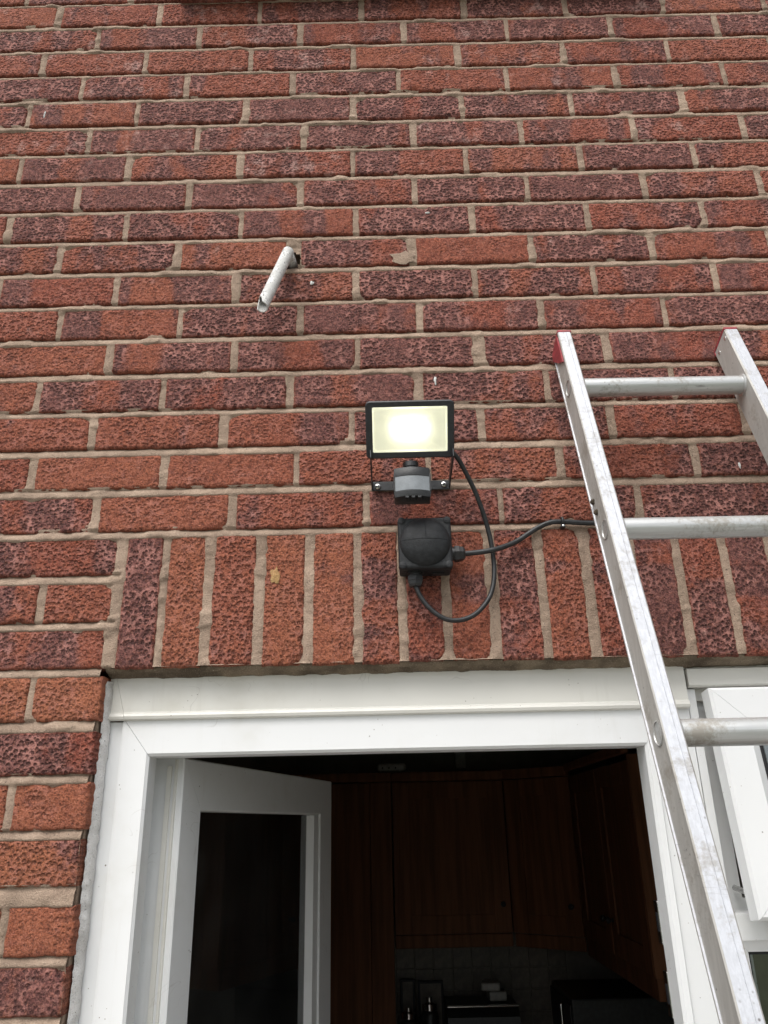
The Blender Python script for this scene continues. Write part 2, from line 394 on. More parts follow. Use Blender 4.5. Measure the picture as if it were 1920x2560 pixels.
# ------------------------------------------------------------------ the brick wall
Z0 = 3.65
XL, XR = 0.285, 1.90            # door and window opening
ZS = Z0 - 1.493                 # soffit of the soldier course
wall = empty('brick_wall', 'red and purple rustic brick house wall above and beside the white doorway', 'wall')
JX = {-1: [-64, 172, 396],
 0: [17, 241, 464, 691, 917, 1143, 1360, 1584], 1: [113, 335, 556, 782, 1008, 1235, 1465], 2: [3, 224, 450, 672, 896, 1124, 1348],
 3: [97, 318, 543, 767, 996, 1226, 1455], 4: [-5, 221, 448, 670, 897, 1124, 1356], 5: [129, 351, 569, 793, 1013, 1242, 1466],
 6: [0, 218, 444, 669, 896, 1126, 1353], 7: [126, 345, 566, 790, 1013, 1243, 1469], 8: [1, 230, 452, 674, 899, 1122, 1346],
 9: [110, 334, 556, 781, 1007, 1235], 10: [7, 226, 449, 673, 895, 1117, 1342], 11: [131, 351, 571, 789, 1011, 1236],
 12: [231, 454, 675, 892, 1121, 1346], 13: [114, 333, 556, 781, 1006, 1227], 14: [218, 443, 664, 887, 1110, 1338], 15: [125, 348, 571, 792, 1015, 1241],
 16: [242, 467, 687, 909, 1135, 1362], 17: [70], 18: [173], 19: [62], 20: [179], 21: [66], 22: [172], 23: [60], 24: [188], 25: [62]}
JW = {(9, 556): 26, (7, 620): 22, (12, 892): 20, (14, 443): 16, (13, 781): 15, (9, 781): 14}
DK = {-1: '455', 0: '4566 6564'.replace(' ', ''), 1: '45445664', 2: '45452453', 3: '55363545', 4: '55667655', 5: '45667435', 6: '36233364', 7: '77547655',
      8: '46646757', 9: '5525345', 10: '65557556', 11: '3655566', 12: '3667676', 13: '4556565', 14: '223544', 15: '2114466', 16: '313566',
      17: '7', 18: '31', 19: '4', 20: '10', 21: '5', 22: '11', 23: '0', 24: '21', 25: '2'}
FIRST = {10: 0}
BED = {19: 1.497, 20: 1.577, 23: 1.803, 24: 1.881, 25: 1.952}
THK = {20: .0155, 22: .012, 23: .024, 6: .014, 15: .0135}
def bed_z(r): return Z0 - BED.get(r, 0.075 * (r + 1))
def thick(r): return THK.get(r, 0.0124 + 0.0016 * math.sin(r * 2.3))

def project(p):
    q = Vector(p) - CAM; d = q.dot(_f)
    return 960 + 1938.9 * q.dot(_r) / d, 1280 - 1938.9 * q.dot(_u) / d
def in_view(x0, x1, z0, z1, m=70):
    P = [project((x, 0, z)) for x in (x0, x1) for z in (z0, z1)]
    return max(p[0] for p in P) > -m and min(p[0] for p in P) < 1920 + m and max(p[1] for p in P) > -m and min(p[1] for p in P) < 2560 + m

def axis_steps(h, step):
    inner = [-h, -h + 0.0012, -h + 0.003, -h + 0.006]
    n = max(2, int(round((2 * h - 0.012) / step)))
    mid = [-h + 0.006 + (2 * h - 0.012) * k / n for k in range(1, n)]
    return np.array(inner + mid + [-a for a in inner[::-1]])

def brick_geo(hx, hz, seed, fine=True):
    us = axis_steps(hx, 0.0055); vs = axis_steps(hz, 0.0055)
    U, V = np.meshgrid(us, vs)
    sx, sz = seed * 3.17, seed * 7.31
    # ragged outline
    du = 0.0017 * (fnoise(V * 140 + sx, U * 0 + sz + np.sign(U) * 9, 3) - 0.42) * 2
    dv = 0.0019 * (fnoise(U * 120 + sz, V * 0 + sx + np.sign(V) * 5, 3) - 0.42) * 2
    eu = np.clip((np.abs(U) - hx + 0.008) / 0.008, 0, 1); ev = np.clip((np.abs(V) - hz + 0.008) / 0.008, 0, 1)
    X = U - np.sign(U) * np.clip(du, -0.0012, 0.003) * eu; Z = V - np.sign(V) * np.clip(dv, -0.0012, 0.003) * ev
    ed = np.minimum(hx - np.abs(U), hz - np.abs(V))
    Y = 0.0034 * np.exp(-ed / 0.0015) + 0.0035 * (fnoise(U * 70 + sx, V * 70 + sz, 3) - 0.5) + 0.0012 * (fnoise(U * 230 + sz, V * 230 + sx, 2) - 0.5)
    r = random.Random(int(seed * 1000))
    Y += r.uniform(-0.0012, 0.0012) + U * r.uniform(-0.008, 0.008)
    for k in range(r.choice((0, 0, 1, 1, 2, 3))):           # broken arrises
        if r.random() < 0.5: cx, cz = r.choice((-hx, hx)), r.choice((-hz, hz)); rad = r.uniform(0.006, 0.016)
        else: cx, cz = r.uniform(-hx, hx), r.choice((-hz, hz)); rad = r.uniform(0.004, 0.009)
        d = np.hypot((U - cx) * r.uniform(.5, 1), V - cz) / rad + 0.5 * (fnoise(U * 200 + sx, V * 200, 2) - 0.5)
        Y += np.clip(1 - d, 0, 1) ** 0.6 * 0.008
    nv, nu = U.shape
    front = np.stack([X, Y, Z], -1).reshape(-1, 3)
    verts = front.tolist(); faces = []
    for j in range(nv - 1):
        b = j * nu
        for i in range(nu - 1): faces.append([b + i, b + i + 1, b + nu + i + 1, b + nu + i])
    loop = list(range(nu)) + [j * nu + nu - 1 for j in range(1, nv)] + [(nv - 1) * nu + i for i in range(nu - 2, -1, -1)] + [j * nu for j in range(nv - 2, 0, -1)]
    n0 = len(verts)
    for i in loop: verts.append([verts[i][0], 0.1, verts[i][2]])
    L = len(loop)
    for k in range(L): faces.append([loop[(k + 1) % L], loop[k], n0 + k, n0 + (k + 1) % L])
    return verts, faces

SEEDC = [0]
def add_brick(x0, x1, z0, z1, dark, warm=None, pit=None, soldier=False, bloom=0.3):
    SEEDC[0] += 1; seed = SEEDC[0] * 1.618 + 3
    r = random.Random(SEEDC[0])
    cx, cz = (x0 + x1) / 2, (z0 + z1) / 2; hx, hz = (x1 - x0) / 2, (z1 - z0) / 2
    if soldier: v, f = brick_geo(hz, hx, seed)
    else: v, f = brick_geo(hx, hz, seed)
    o = pyd('brick', v, f, M_BRICK, wall, True, (cx, 0, cz))
    o.data.set_sharp_from_angle(angle=R(48))
    if soldier: o.rotation_euler = (0, R(90) if r.random() < .5 else R(-90), R(0))
    o.color = (dark, warm if warm is not None else max(0, 0.35 - dark * 0.4 + r.uniform(-0.1, 0.2)), pit if pit is not None else r.uniform(0.42, 0.95), bloom * r.uniform(0.3, 1.0))
    return o

rects = []      # every brick rectangle, for the mortar
extra = []      # bricks outside the picture
for r in range(-8, 45):
    zt = bed_z(r - 1) - thick(r - 1) / 2; zb = bed_z(r) + thick(r) / 2
    if zb < 0.0: break
    js = JX.get(r)
    if js is None: js = [60 if r % 2 else 172]
    js = [j / 1000 for j in js]
    full = list(js)
    while full[0] > -1.0: full.insert(0, full[0] - 0.225)
    while full[-1] < 2.6: full.append(full[-1] + 0.225)
    dks = DK.get(r, '')
    k0 = full.index(js[0]) - 1
    if r == 10: k0 += 0
    for i in range(len(full) - 1):
        w0 = JW.get((r, int(round(full[i] * 1000))), 10.5 + 2.5 * math.sin(full[i] * 91 + r)) / 1000
        w1 = JW.get((r, int(round(full[i + 1] * 1000))), 10.5 + 2.5 * math.sin(full[i + 1] * 91 + r)) / 1000
        x0, x1 = full[i] + w0 / 2, full[i + 1] - w1 / 2
        parts = [(x0, x1)]
        if r >= 17:
            parts = []
            if x0 < XL - 0.02: parts.append((x0, min(x1, XL)))
            low = r >= 36
            if low and x1 > 1.20: parts.append((max(x0, 1.19), x1))
            elif x1 > XR + 0.03: parts.append((max(x0, XR), x1))
        for a, b in parts:
            rects.append((a, b, zb, zt))
            k = i - k0
            d = int(dks[k]) / 10 if 0 <= k < len(dks) else rng.uniform(0.2, 0.7)
            d = min(1, max(0, d + 0.08 + rng.uniform(-0.06, 0.06)))
            if in_view(a, b, zb, zt):
                add_brick(a, b, zb, zt, d, warm=(0.75 if r in (20, 23) else 0.55 if r in (22, 24, 25) else None), pit=(rng.uniform(.4, 1) if r in (7, 8, 9, 10, 11, 21, 23) else None), bloom=(1.0 if r < 7 else 0.55 if r < 12 else 0.25))
            else: extra.append((a, b, zb, zt))
# soldier course over the opening
SJ = [294, 364, 436, 517, 595, 672, 742, 811, 885, 963, 1037, 1109, 1183, 1257, 1331, 1405, 1479, 1553, 1627, 1701, 1775, 1849, 1906]
SW = [13, 11, 14, 15, 14, 12, 13, 13, 14, 13, 16, 12, 13, 12, 12, 12, 12, 12, 12, 12, 12, 12, 12]
SDK = '7131154341476487'
sz0, sz1 = ZS, bed_z(16) - thick(16) / 2
for i in range(len(SJ) - 1):
    a, b = SJ[i] / 1000 + SW[i] / 2000, SJ[i + 1] / 1000 - SW[i + 1] / 2000
    d = int(SDK[i]) / 10 + 0.08 if i < len(SDK) else 0.4
    if in_view(a, b, sz0, sz1): add_brick(a, b, sz0 + rng.uniform(-.002, .002), sz1, d, warm=(0.55 if i in (1, 3, 4) else 0.3 if i in (2, 5, 7, 9) else 0.12), soldier=True)
    else: extra.append((a, b, sz0, sz1))
    rects.append((a, b, sz0, sz1))
bm = bmesh.new()
for a, b, z0, z1 in extra: bm_box(bm, a, b, 0.0, 0.1, z0, z1, 0.003, None, 1)
o = mesh_obj('outer_bricks', bm, M_BRICK, wall); o.color = (0.5, 0.2, 0.6, 1); tag(o, kind='stuff')

# mortar: one relief sheet, struck back under each course
def mortar_sheet():
    dx, dz = 0.004, 0.0024
    xs = np.arange(-0.22, 1.72, dx); zs = np.arange(Z0 - 2.06, Z0 + 0.14, dz)
    X, Z = np.meshgrid(xs, zs)
    inside = np.zeros(X.shape, bool); deep = np.zeros(X.shape, bool)
    t = np.full(X.shape, 0.45)
    for r in range(-3, 30):
        zb_ = bed_z(r) - thick(r) / 2; zt_ = bed_z(r) + thick(r) / 2
        m = (Z > zb_ - .002) & (Z < zt_ + .002)
        if r >= 17: m &= X < XL + 0.01
        t = np.where(m, np.clip((Z - zb_) / (zt_ - zb_), 0, 1), t)
    for a, b, z0, z1 in rects:
        i0, i1 = np.searchsorted(xs, (a + .005, b - .005)); j0, j1 = np.searchsorted(zs, (z0 + .005, z1 - .005))
        inside[j0:j1, i0:i1] = True
        i0, i1 = np.searchsorted(xs, (a + .0022, b - .0022)); j0, j1 = np.searchsorted(zs, (z0 + .0022, z1 - .0022)); deep[j0:j1, i0:i1] = True
    hole = (X > XL - 0.004) & (Z < ZS + 0.0005)
    lump = fnoise(X * 42, Z * 60, 3) - 0.5
    Y = 0.0006 + 0.0066 * t ** 2.0 + 0.0034 * lump + 0.0016 * (fnoise(X * 240, Z * 240, 2) - 0.5)
    # smears that stand proud of a broken arris
    sm = np.clip(fnoise(X * 17 + 40, Z * 26 + 9, 2) - 0.66, 0, 1) * 0.04
    Y = Y - np.minimum(sm, 0.0030)
    Y = np.where(deep, Y + 0.0032, Y)
    hole_p = np.hypot(X - .5525, Z - (Z0 - .7265)) < .0155 + .004 * (fnoise(X * 200, Z * 200, 2) - .5)
    bad = inside | hole; hole = hole | hole_p
    nv, nu = X.shape
    keep = ~(bad[:-1, :-1] & bad[1:, :-1] & bad[:-1, 1:] & bad[1:, 1:]) & ~(hole[:-1, :-1] | hole[1:, :-1] | hole[:-1, 1:] | hole[1:, 1:])
    idx = np.arange(nv * nu).reshape(nv, nu)
    q = np.stack([idx[:-1, :-1], idx[:-1, 1:], idx[1:, 1:], idx[1:, :-1]], -1)[keep]
    used = np.unique(q); remap = np.full(nv * nu, -1); remap[used] = np.arange(len(used))
    V = np.stack([X, Y, Z], -1).reshape(-1, 3)[used]; q = remap[q]
    me = bpy.data.meshes.new('mortar')
    me.vertices.add(len(V)); me.vertices.foreach_set('co', V.astype(np.float32).ravel())
    me.loops.add(q.size); me.loops.foreach_set('vertex_index', q.astype(np.int32).ravel())
    me.polygons.add(len(q)); me.polygons.foreach_set('loop_start', np.arange(0, q.size, 4, dtype=np.int32)); me.polygons.foreach_set('loop_total', np.full(len(q), 4, np.int32))
    me.update(calc_edges=True); me.shade_smooth(); me.materials.append(M_MORTAR)
    return link(bpy.data.objects.new('mortar', me), wall)
mortar_sheet()
# mortar core behind the sheet (fills the joints in the reveal and beyond the sheet) and the inner leaf of the wall
bm = bmesh.new()
for q in ((-1.2, XL - .03, .030, .098, 0, 4.4), (XL - .03, XL - .0045, .0095, .098, 0, ZS - .01), (XL - .004, XR + .004, .030, .098, ZS + .004, 4.4), (XR + .004, 2.7, .012, .098, 0, 4.4), (1.19, XR + .004, .012, .098, 0, 0.9)): bm_box(bm, *q)
for q in ((-1.2, -.221, .004, .029, 0, 4.4), (1.714, 2.7, .004, .029, ZS + .006, 4.4), (XR + .005, 2.7, .004, .029, 0, ZS + .005), (-.22, 1.713, .004, .029, Z0 + .138, 4.4), (-.22, XL - .031, .004, .029, 0, Z0 - 2.058)): bm_box(bm, *q)
mesh_obj('mortar_core', bm, M_MORTAR, wall)
bm = bmesh.new()
for q in ((-1.2, XL - .004, .1, .30, 0, 4.4), (XL - .004, XR + .004, .1, .30, ZS + .02, 4.4), (XR + .004, 2.7, .1, .30, 0, 4.4), (1.19, XR + .004, .13, .30, 0, 0.9)): bm_box(bm, *q)
mesh_obj('inner_leaf', bm, M_WALLP, wall)
# grimy pointing under the soldier bricks
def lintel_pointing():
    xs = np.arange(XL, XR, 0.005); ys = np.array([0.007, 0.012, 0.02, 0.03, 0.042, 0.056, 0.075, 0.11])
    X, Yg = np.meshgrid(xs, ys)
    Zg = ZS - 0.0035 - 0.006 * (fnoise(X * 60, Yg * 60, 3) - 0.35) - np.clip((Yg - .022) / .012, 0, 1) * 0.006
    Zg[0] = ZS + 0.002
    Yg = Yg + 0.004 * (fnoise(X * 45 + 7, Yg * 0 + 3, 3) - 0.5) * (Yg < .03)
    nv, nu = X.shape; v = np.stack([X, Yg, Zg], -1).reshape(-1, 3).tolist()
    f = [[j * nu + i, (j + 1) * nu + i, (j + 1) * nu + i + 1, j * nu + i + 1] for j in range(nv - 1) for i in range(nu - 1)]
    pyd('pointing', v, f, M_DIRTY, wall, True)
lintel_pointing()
# odd splashes left on the wall
def splash(x, z, w, h, mat, seed):
    n = 14; r = random.Random(seed); v = [(0, -0.0042, 0)]; 
    for k in range(n):
        th = 2 * math.pi * k / n; q = r.uniform(.55, 1.05)
        v.append((math.cos(th) * w / 2 * q, -0.0008, math.sin(th) * h / 2 * q))
    pyd('splash', v, [[0, 1 + (k + 1) % n, 1 + k] for k in range(n)], mat, wall, True, (x, 0.0, z))
def wpt(px, py):
    v = _f + _r * ((px - 960) / 1938.9) - _u * ((py - 1280) / 1938.9); t = -CAM.y / v.y; p = CAM + v * t; return p.x, p.z
for px, py, w, h, s in ((1088, 952, .006, .022, 1), (780, 708, .009, .011, 2), (1070, 533, .012, .006, 4), (112, 288, .004, .022, 5), (1848, 1163, .005, .016, 6)):
    x, z = wpt(px, py); splash(x, z, w, h, M_PIPE, s)
x, z = wpt(1008, 645); splash(x, z, .055, .04, M_MORTAR, 8)
x, z = wpt(688, 1440); splash(x, z, .02, .035, mat_mortar('yellow_mortar', (0.48, 0.30, 0.13), (0.38, 0.22, 0.1)), 9)

# sill of the window above, only its underside edge shows
sill = empty('window_sill', 'dark red tiled window sill edge at the very top of the wall', 'sill')
for k in range(7):
    a = 0.285 + k * 0.152
    box('tile', a, a + 0.147, -0.045, 0.06, Z0 - 0.004, Z0 + 0.022, M_BRICK, sill, 0.004).color = (0.9, 0, 0.2, 1)
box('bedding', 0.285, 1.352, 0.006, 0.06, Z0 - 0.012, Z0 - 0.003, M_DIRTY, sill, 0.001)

# ------------------------------------------------------------------ door: frame, open leaf
YF = 0.040
door = empty('glazed_door', 'white plastic back door standing open inwards in its frame below the soldier bricks', 'door')
ZH = 2.0317; ZT = 2.1483; ZD = 2.0870; XI0, XI1 = 0.3540, 1.1013; XO1 = 1.1768
fr = 0.0035
# head section in (y, z): face, small bevel, underside with a rebate
head_prof = [(YF, ZD - .002), (YF, ZH + .004), (YF + .004, ZH), (YF + .045, ZH), (YF + .045, ZH + .016), (YF + .075, ZH + .016), (YF + .075, ZD - .002)]
prism('frame_head', head_prof, ((0, 0, 0), (0, 1, 0), (0, 0, 1), (1, 0, 0)), 0, 0, M_UPVC, door,
      cut0=lambda a, b: XI0 - (b - ZH) * 0.7778 + .0003, cut1=lambda a, b: XI1 + (b - ZH) * 0.7778 - .0003)
# left jamb: outer strip, ridge, main face, grooved rebate
jp = [(.2852, YF + .004), (.308, YF + .006), (.3095, YF + .0005), (.3125, YF), (XI0 - .004, YF), (XI0, YF + .004), (XI0 - .001, YF + .045), (XI0 - .006, YF + .045), (XI0 - .006, YF + .049), (XI0 - .009, YF + .049), (XI0 - .009, YF + .053), (XI0 - .013, YF + .053), (XI0 - .014, YF + .09), (.2852, YF + .09)]
jcut = lambda a, b: (ZH + max(0.0, (XI0 - a)) / 0.7778 - .0003) if a > .311 else ZD - .004
prism('frame_jamb', jp, ((0, 0, 0), (1, 0, 0), (0, 1, 0), (0, 0, 1)), 0.0, 0, M_UPVC, door, cut1=lambda a, b: min(jcut(a, b), ZD - .002))
jp2 = [(XI1, YF + .004), (XI1 + .004, YF), (XI1 + .012, YF - .001), (XI1 + .014, YF + .003), (XI1 + .055, YF + .003), (XO1, YF + .004), (XO1, YF + .09), (XI1 + .014, YF + .09), (XI1 + .012, YF + .045), (XI1, YF + .045)]
prism('frame_jamb', jp2, ((0, 0, 0), (1, 0, 0), (0, 1, 0), (0, 0, 1)), 0.0, 0, M_UPVC, door, cut1=lambda a, b: min(ZH + max(0, a - XI1) / 0.7778 - .0003, ZD - .002))
# wide trim board along the top with a rounded drip nose
tp = [(YF - .004, ZT), (YF - .004, ZD + .010), (YF - .007, ZD + .007), (YF - .0085, ZD + .003), (YF - .007, ZD - .001), (YF - .002, ZD - .003), (YF + .012, ZD), (YF + .012, ZT)]
prism('head_trim', tp, ((0, 0, 0), (0, 1, 0), (0, 0, 1), (1, 0, 0)), 0, 0, M_UPVC_OLD, door, cut0=lambda a, b: .3132 - (b - ZD) * 0.30, cut1=lambda a, b: XO1 - .001)
prism('trim_return', tp, ((0, 0, 0), (0, 1, 0), (0, 0, 1), (1, 0, 0)), 0, 0, M_UPVC_OLD, door, cut0=lambda a, b: .2855, cut1=lambda a, b: .3128 - (b - ZD) * 0.30)
# sealant bead down the left reveal
def sealant():
    zs = np.arange(0.05, ZT - .004, 0.004); n = 9; v = []; f = []
    q = lambda z, k, o: float(fnoise(np.array([z * k]), np.array([o]), 3)[0])
    for i, z in enumerate(zs):
        ya = .0185 + .008 * (q(z, 150, 1.0) - .5) + .007 * (q(z, 28, 4.0) - .5)      # ragged edge smeared on the brick
        xb = .2905 + .004 * (q(z, 110, 9.0) - .5)                                   # edge on the frame
        bulge = .0008 + .0040 * q(z, 75, 14.0)
        for k in range(n):
            s_ = k / (n - 1); bx = .2838 + s_ * (xb - .2838); by = ya * (1 - s_) + (YF + .0025) * s_
            o_ = math.sin(math.pi * s_) * bulge
            v.append((bx + o_ * .96 + .0006 * (q(z * 1.0 + k * 3.1, 210, 2.0 + k) - .5), by - o_ * .6, z))
    for i in range(len(zs) - 1):
        for k in range(n - 1): f.append([i * n + k, i * n + k + 1, (i + 1) * n + k + 1, (i + 1) * n + k])
    pyd('sealant', v, f, mat_mortar('cracked_white_sealant', (0.84, 0.83, 0.82), (0.72, 0.71, 0.69)), door, True)
sealant()
# leaf, in its own frame: origin at the outside corner of the hinge edge, E along the leaf, N out of its outer face
LA = R(77); HX, HY = .3893, .115
E_ = Vector((math.cos(LA), math.sin(LA), 0)); N_ = Vector((math.sin(LA), -math.cos(LA), 0)); UZ = Vector((0, 0, 1))
leaf = bpy.data.objects.new('door_leaf', None); link(leaf, door); leaf.empty_display_size = .05
O_ = Vector((HX, HY, 0)); LT = 2.0347; LB = 0.06; LW = .793; SW_ = .070; TR = .078
# member section in (across, out): glazing bead slopes back to the glass at -0.022
def sash_prof(w): return [(0, -.055), (0, -.002), (.002, 0), (w - .002, 0), (w, -.002), (w + .001, -.020), (w + .001, -.055)]
prism('stile', sash_prof(SW_), (O_, E_, N_, UZ), LB, 0, M_UPVC, leaf, cut1=lambda a, b: LT - a * TR / SW_ - .0004)
prism('stile', sash_prof(SW_ + .018), (O_ + E_ * LW, -E_, N_, UZ), LB, 0, M_UPVC, leaf, cut1=lambda a, b: LT - a * TR / (SW_ + .018) - .0004)
prism('top_rail', sash_prof(TR), (O_ + UZ * LT, -UZ, N_, E_), 0, 0, M_UPVC, leaf, cut0=lambda a, b: a * SW_ / TR + .0004, cut1=lambda a, b: LW - a * (SW_ + .018) / TR - .0004)
prism('bottom_rail', sash_prof(.2), (O_ + UZ * LB, UZ, N_, E_), SW_, LW - SW_ - .018, M_UPVC, leaf)
# bead on the closing side and gasket lips on the hinge edge
prism('glazing_bead', [(0, -.020), (0, -.004), (.028, -.006), (.036, -.022)], (O_ + E_ * (LW - SW_ - .0195), -E_, N_, UZ), LB + .2, LT - TR - .002, M_UPVC, leaf)
prism('hinge_lip', [(-.004, 0), (-.004, -.004), (0, -.004), (0, 0)], (O_ + N_ * -.010, E_, N_, UZ), LB, LT - .002, M_UPVC_OLD, leaf)
prism('hinge_lip', [(-.0022, 0), (-.0035, -.007), (0, -.008), (0, 0)], (O_ + N_ * -.020, E_, N_, UZ), LB, LT - .012, M_UPVC_OLD, leaf)
prism('pane', [(SW_ - .004, -.026), (SW_ - .004, -.022), (LW - SW_ - .03, -.022), (LW - SW_ - .03, -.026)], (O_, E_, N_, UZ), LB + .19, LT - TR + .006, M_GLASS_D, leaf)
# strike plates on the right jamb
for z in (1.79, 1.70):
    pl = box('strike_plate', XI1 - .0015, XI1 + .012, YF + .0452, YF + .062, z - .028, z + .028, M_CHROME, door, .001)
    box('slot', XI1 - .0022, XI1 - .0012, YF + .048, YF + .056, z - .012, z + .012, M_GASKET, pl)

# ------------------------------------------------------------------ window beside the door
win = empty('window', 'white plastic window beside the ladder with its top sash tilted outwards', 'window')
WX0 = 1.1788; WX1 = XR; fy = YF + .006
prism('frame_head', [(fy - .012, 2.1433), (fy - .012, 2.1186), (fy - .009, 2.1157), (fy + .012, 2.1157), (fy + .012, 2.0979), (fy + .06, 2.0979), (fy + .06, 2.1433)], ((0, 0, 0), (0, 1, 0), (0, 0, 1), (1, 0, 0)), WX0 + .001, WX1, M_UPVC_OLD, win)
prism('frame_fillet', [(fy - .005, 2.1487), (fy - .007, 2.1448), (fy + .06, 2.1448), (fy + .06, 2.1487)], ((0, 0, 0), (0, 1, 0), (0, 0, 1), (1, 0, 0)), WX0 - .006, WX1, M_UPVC_OLD, win)
prism('frame_jamb', [(WX0, fy), (WX0 + .0125, fy), (WX0 + .0135, fy + .002), (WX0 + .016, fy + .022), (WX0 + .040, fy + .024), (WX0 + .040, fy + .06), (WX0, fy + .06)], ((0, 0, 0), (1, 0, 0), (0, 1, 0), (0, 0, 1)), .9, 2.1142, M_UPVC, win)
prism('frame_jamb', [(WX1, fy), (WX1 - .0135, fy), (WX1 - .016, fy + .022), (WX1 - .040, fy + .024), (WX1 - .040, fy + .06), (WX1, fy + .06)], ((0, 0, 0), (1, 0, 0), (0, 1, 0), (0, 0, 1)), .9, 2.1142, M_UPVC, win)
prism('transom', [(fy, 1.7699), (fy, 1.8025), (fy + .024, 1.8055), (fy + .024, 1.8213), (fy + .06, 1.8213), (fy + .06, 1.7699)], ((0, 0, 0), (0, 1, 0), (0, 0, 1), (1, 0, 0)), WX0 + .0142, WX1 - .0142, M_UPVC, win)
# fixed light below the transom: mitred bead, gasket, glass
def ring(name, x0, x1, z0, z1, w, y0, y1, mat, parent, slope=.0):
    for k, (nm) in enumerate(('left', 'right', 'top', 'bottom')):
        prof = [(0, y0), (w - .001, y0 + slope), (w, y1), (0, y1)]
        if k == 0: prism(name, prof, ((x0, 0, 0), (1, 0, 0), (0, 1, 0), (0, 0, 1)), 0, 0, mat, parent, lambda a, b: z0 + a + .0003, lambda a, b: z1 - a - .0003)
        if k == 1: prism(name, prof, ((x1, 0, 0), (-1, 0, 0), (0, 1, 0), (0, 0, 1)), 0, 0, mat, parent, lambda a, b: z0 + a + .0003, lambda a, b: z1 - a - .0003)
        if k == 2: prism(name, prof, ((0, 0, z1), (0, 0, -1), (0, 1, 0), (1, 0, 0)), 0, 0, mat, parent, lambda a, b: x0 + a + .0003, lambda a, b: x1 - a - .0003)
        if k == 3: prism(name, prof, ((0, 0, z0), (0, 0, 1), (0, 1, 0), (1, 0, 0)), 0, 0, mat, parent, lambda a, b: x0 + a + .0003, lambda a, b: x1 - a - .0003)
ring('glazing_bead', WX0 + .0145, WX1 - .0145, .93, 1.7694, .0155, fy + .003, fy + .03, M_UPVC, win, .006)
ring('gasket', WX0 + .0302, WX1 - .0302, .9457, 1.7537, .0042, fy + .016, fy + .03, M_GASKET, win)
box('pane', WX0 + .026, WX1 - .026, fy + .022, fy + .026, .94, 1.759, M_GLASS, win)
box('window_board', WX0, WX1, fy - .03, fy + .1, .88, .9, M_UPVC, win, .003)
# top-hung sash tilted out
sash = bpy.data.objects.new('sash', None); link(sash, win)
tilt = R(6.4)
SUP = Vector((0, math.sin(tilt), math.cos(tilt))); SOUT = Vector((0, math.cos(tilt), -math.sin(tilt)))
SO = Vector((1.1967, .0042, 2.1098)); SH = .3097; SWd = .68; sw = .049
sp = [(0, .032), (0, .004), (.004, 0), (sw - .003, 0), (sw, .003), (sw + .012, .014), (sw + .013, .032)]
EX = Vector((1, 0, 0))
prism('stile', sp, (SO, EX, SOUT, -SUP), 0, 0, M_UPVC, sash, lambda a, b: a + .0003, lambda a, b: SH - a - .0003)
prism('stile', sp, (SO + EX * SWd, -EX, SOUT, -SUP), 0, 0, M_UPVC, sash, lambda a, b: a + .0003, lambda a, b: SH - a - .0003)
prism('rail', sp, (SO, -SUP, SOUT, EX), 0, 0, M_UPVC, sash, lambda a, b: a + .0003, lambda a, b: SWd - a - .0003)
prism('rail', sp, (SO - SUP * SH, SUP, SOUT, EX), 0, 0, M_UPVC, sash, lambda a, b: a + .0003, lambda a, b: SWd - a - .0003)
gk = [(sw + .0132, .016), (sw + .0132, .030), (sw + .0178, .030), (sw + .0178, .016)]
prism('gasket', gk, (SO, EX, SOUT, -SUP), sw + .0132, SH - sw - .0132, M_GASKET, sash)
prism('gasket', gk, (SO + EX * SWd, -EX, SOUT, -SUP), sw + .0132, SH - sw - .0132, M_GASKET, sash)
prism('gasket', gk, (SO, -SUP, SOUT, EX), sw + .018, SWd - sw - .018, M_GASKET, sash)
prism('gasket', gk, (SO - SUP * SH, SUP, SOUT, EX), sw + .018, SWd - sw - .018, M_GASKET, sash)
prism('pane', [(sw + .018, .013), (sw + .018, .0155), (SWd - sw - .018, .0155), (SWd - sw - .018, .013)], (SO, EX, SOUT, -SUP), sw + .018, SH - sw - .018, M_GLASS, sash)
prism('seal_lip', [(.010, .0325), (.010, .045), (.016, .045), (.016, .0325)], (SO, EX, SOUT, -SUP), .012, SH - .012, M_UPVC_OLD, sash)
# stay arm seen in the gap
v, f = tube_geo([(1.206, .06, 1.835), (1.216, .015, 1.828)], .004, 8); pyd('stay_arm', v, f, M_ZINC, win, True)

# ------------------------------------------------------------------ ladder
lad = empty('ladder', 'scuffed aluminium ladder with red end caps leaning on the wall', 'ladder')
T2 = Vector((1.02118, -.09027, 2.60481)); LX = Vector((.99996128, .00879989, 0)); LU = Vector((-.00250035, -.32078279, -.94714949)).normalized()
LN = LU.cross(LX); LN = LN if LN.y > 0 else -LN; LN.normalize()
wS, dS, WS = .0229, .052, .2872
t_top, t_bot = -.113, 2.745
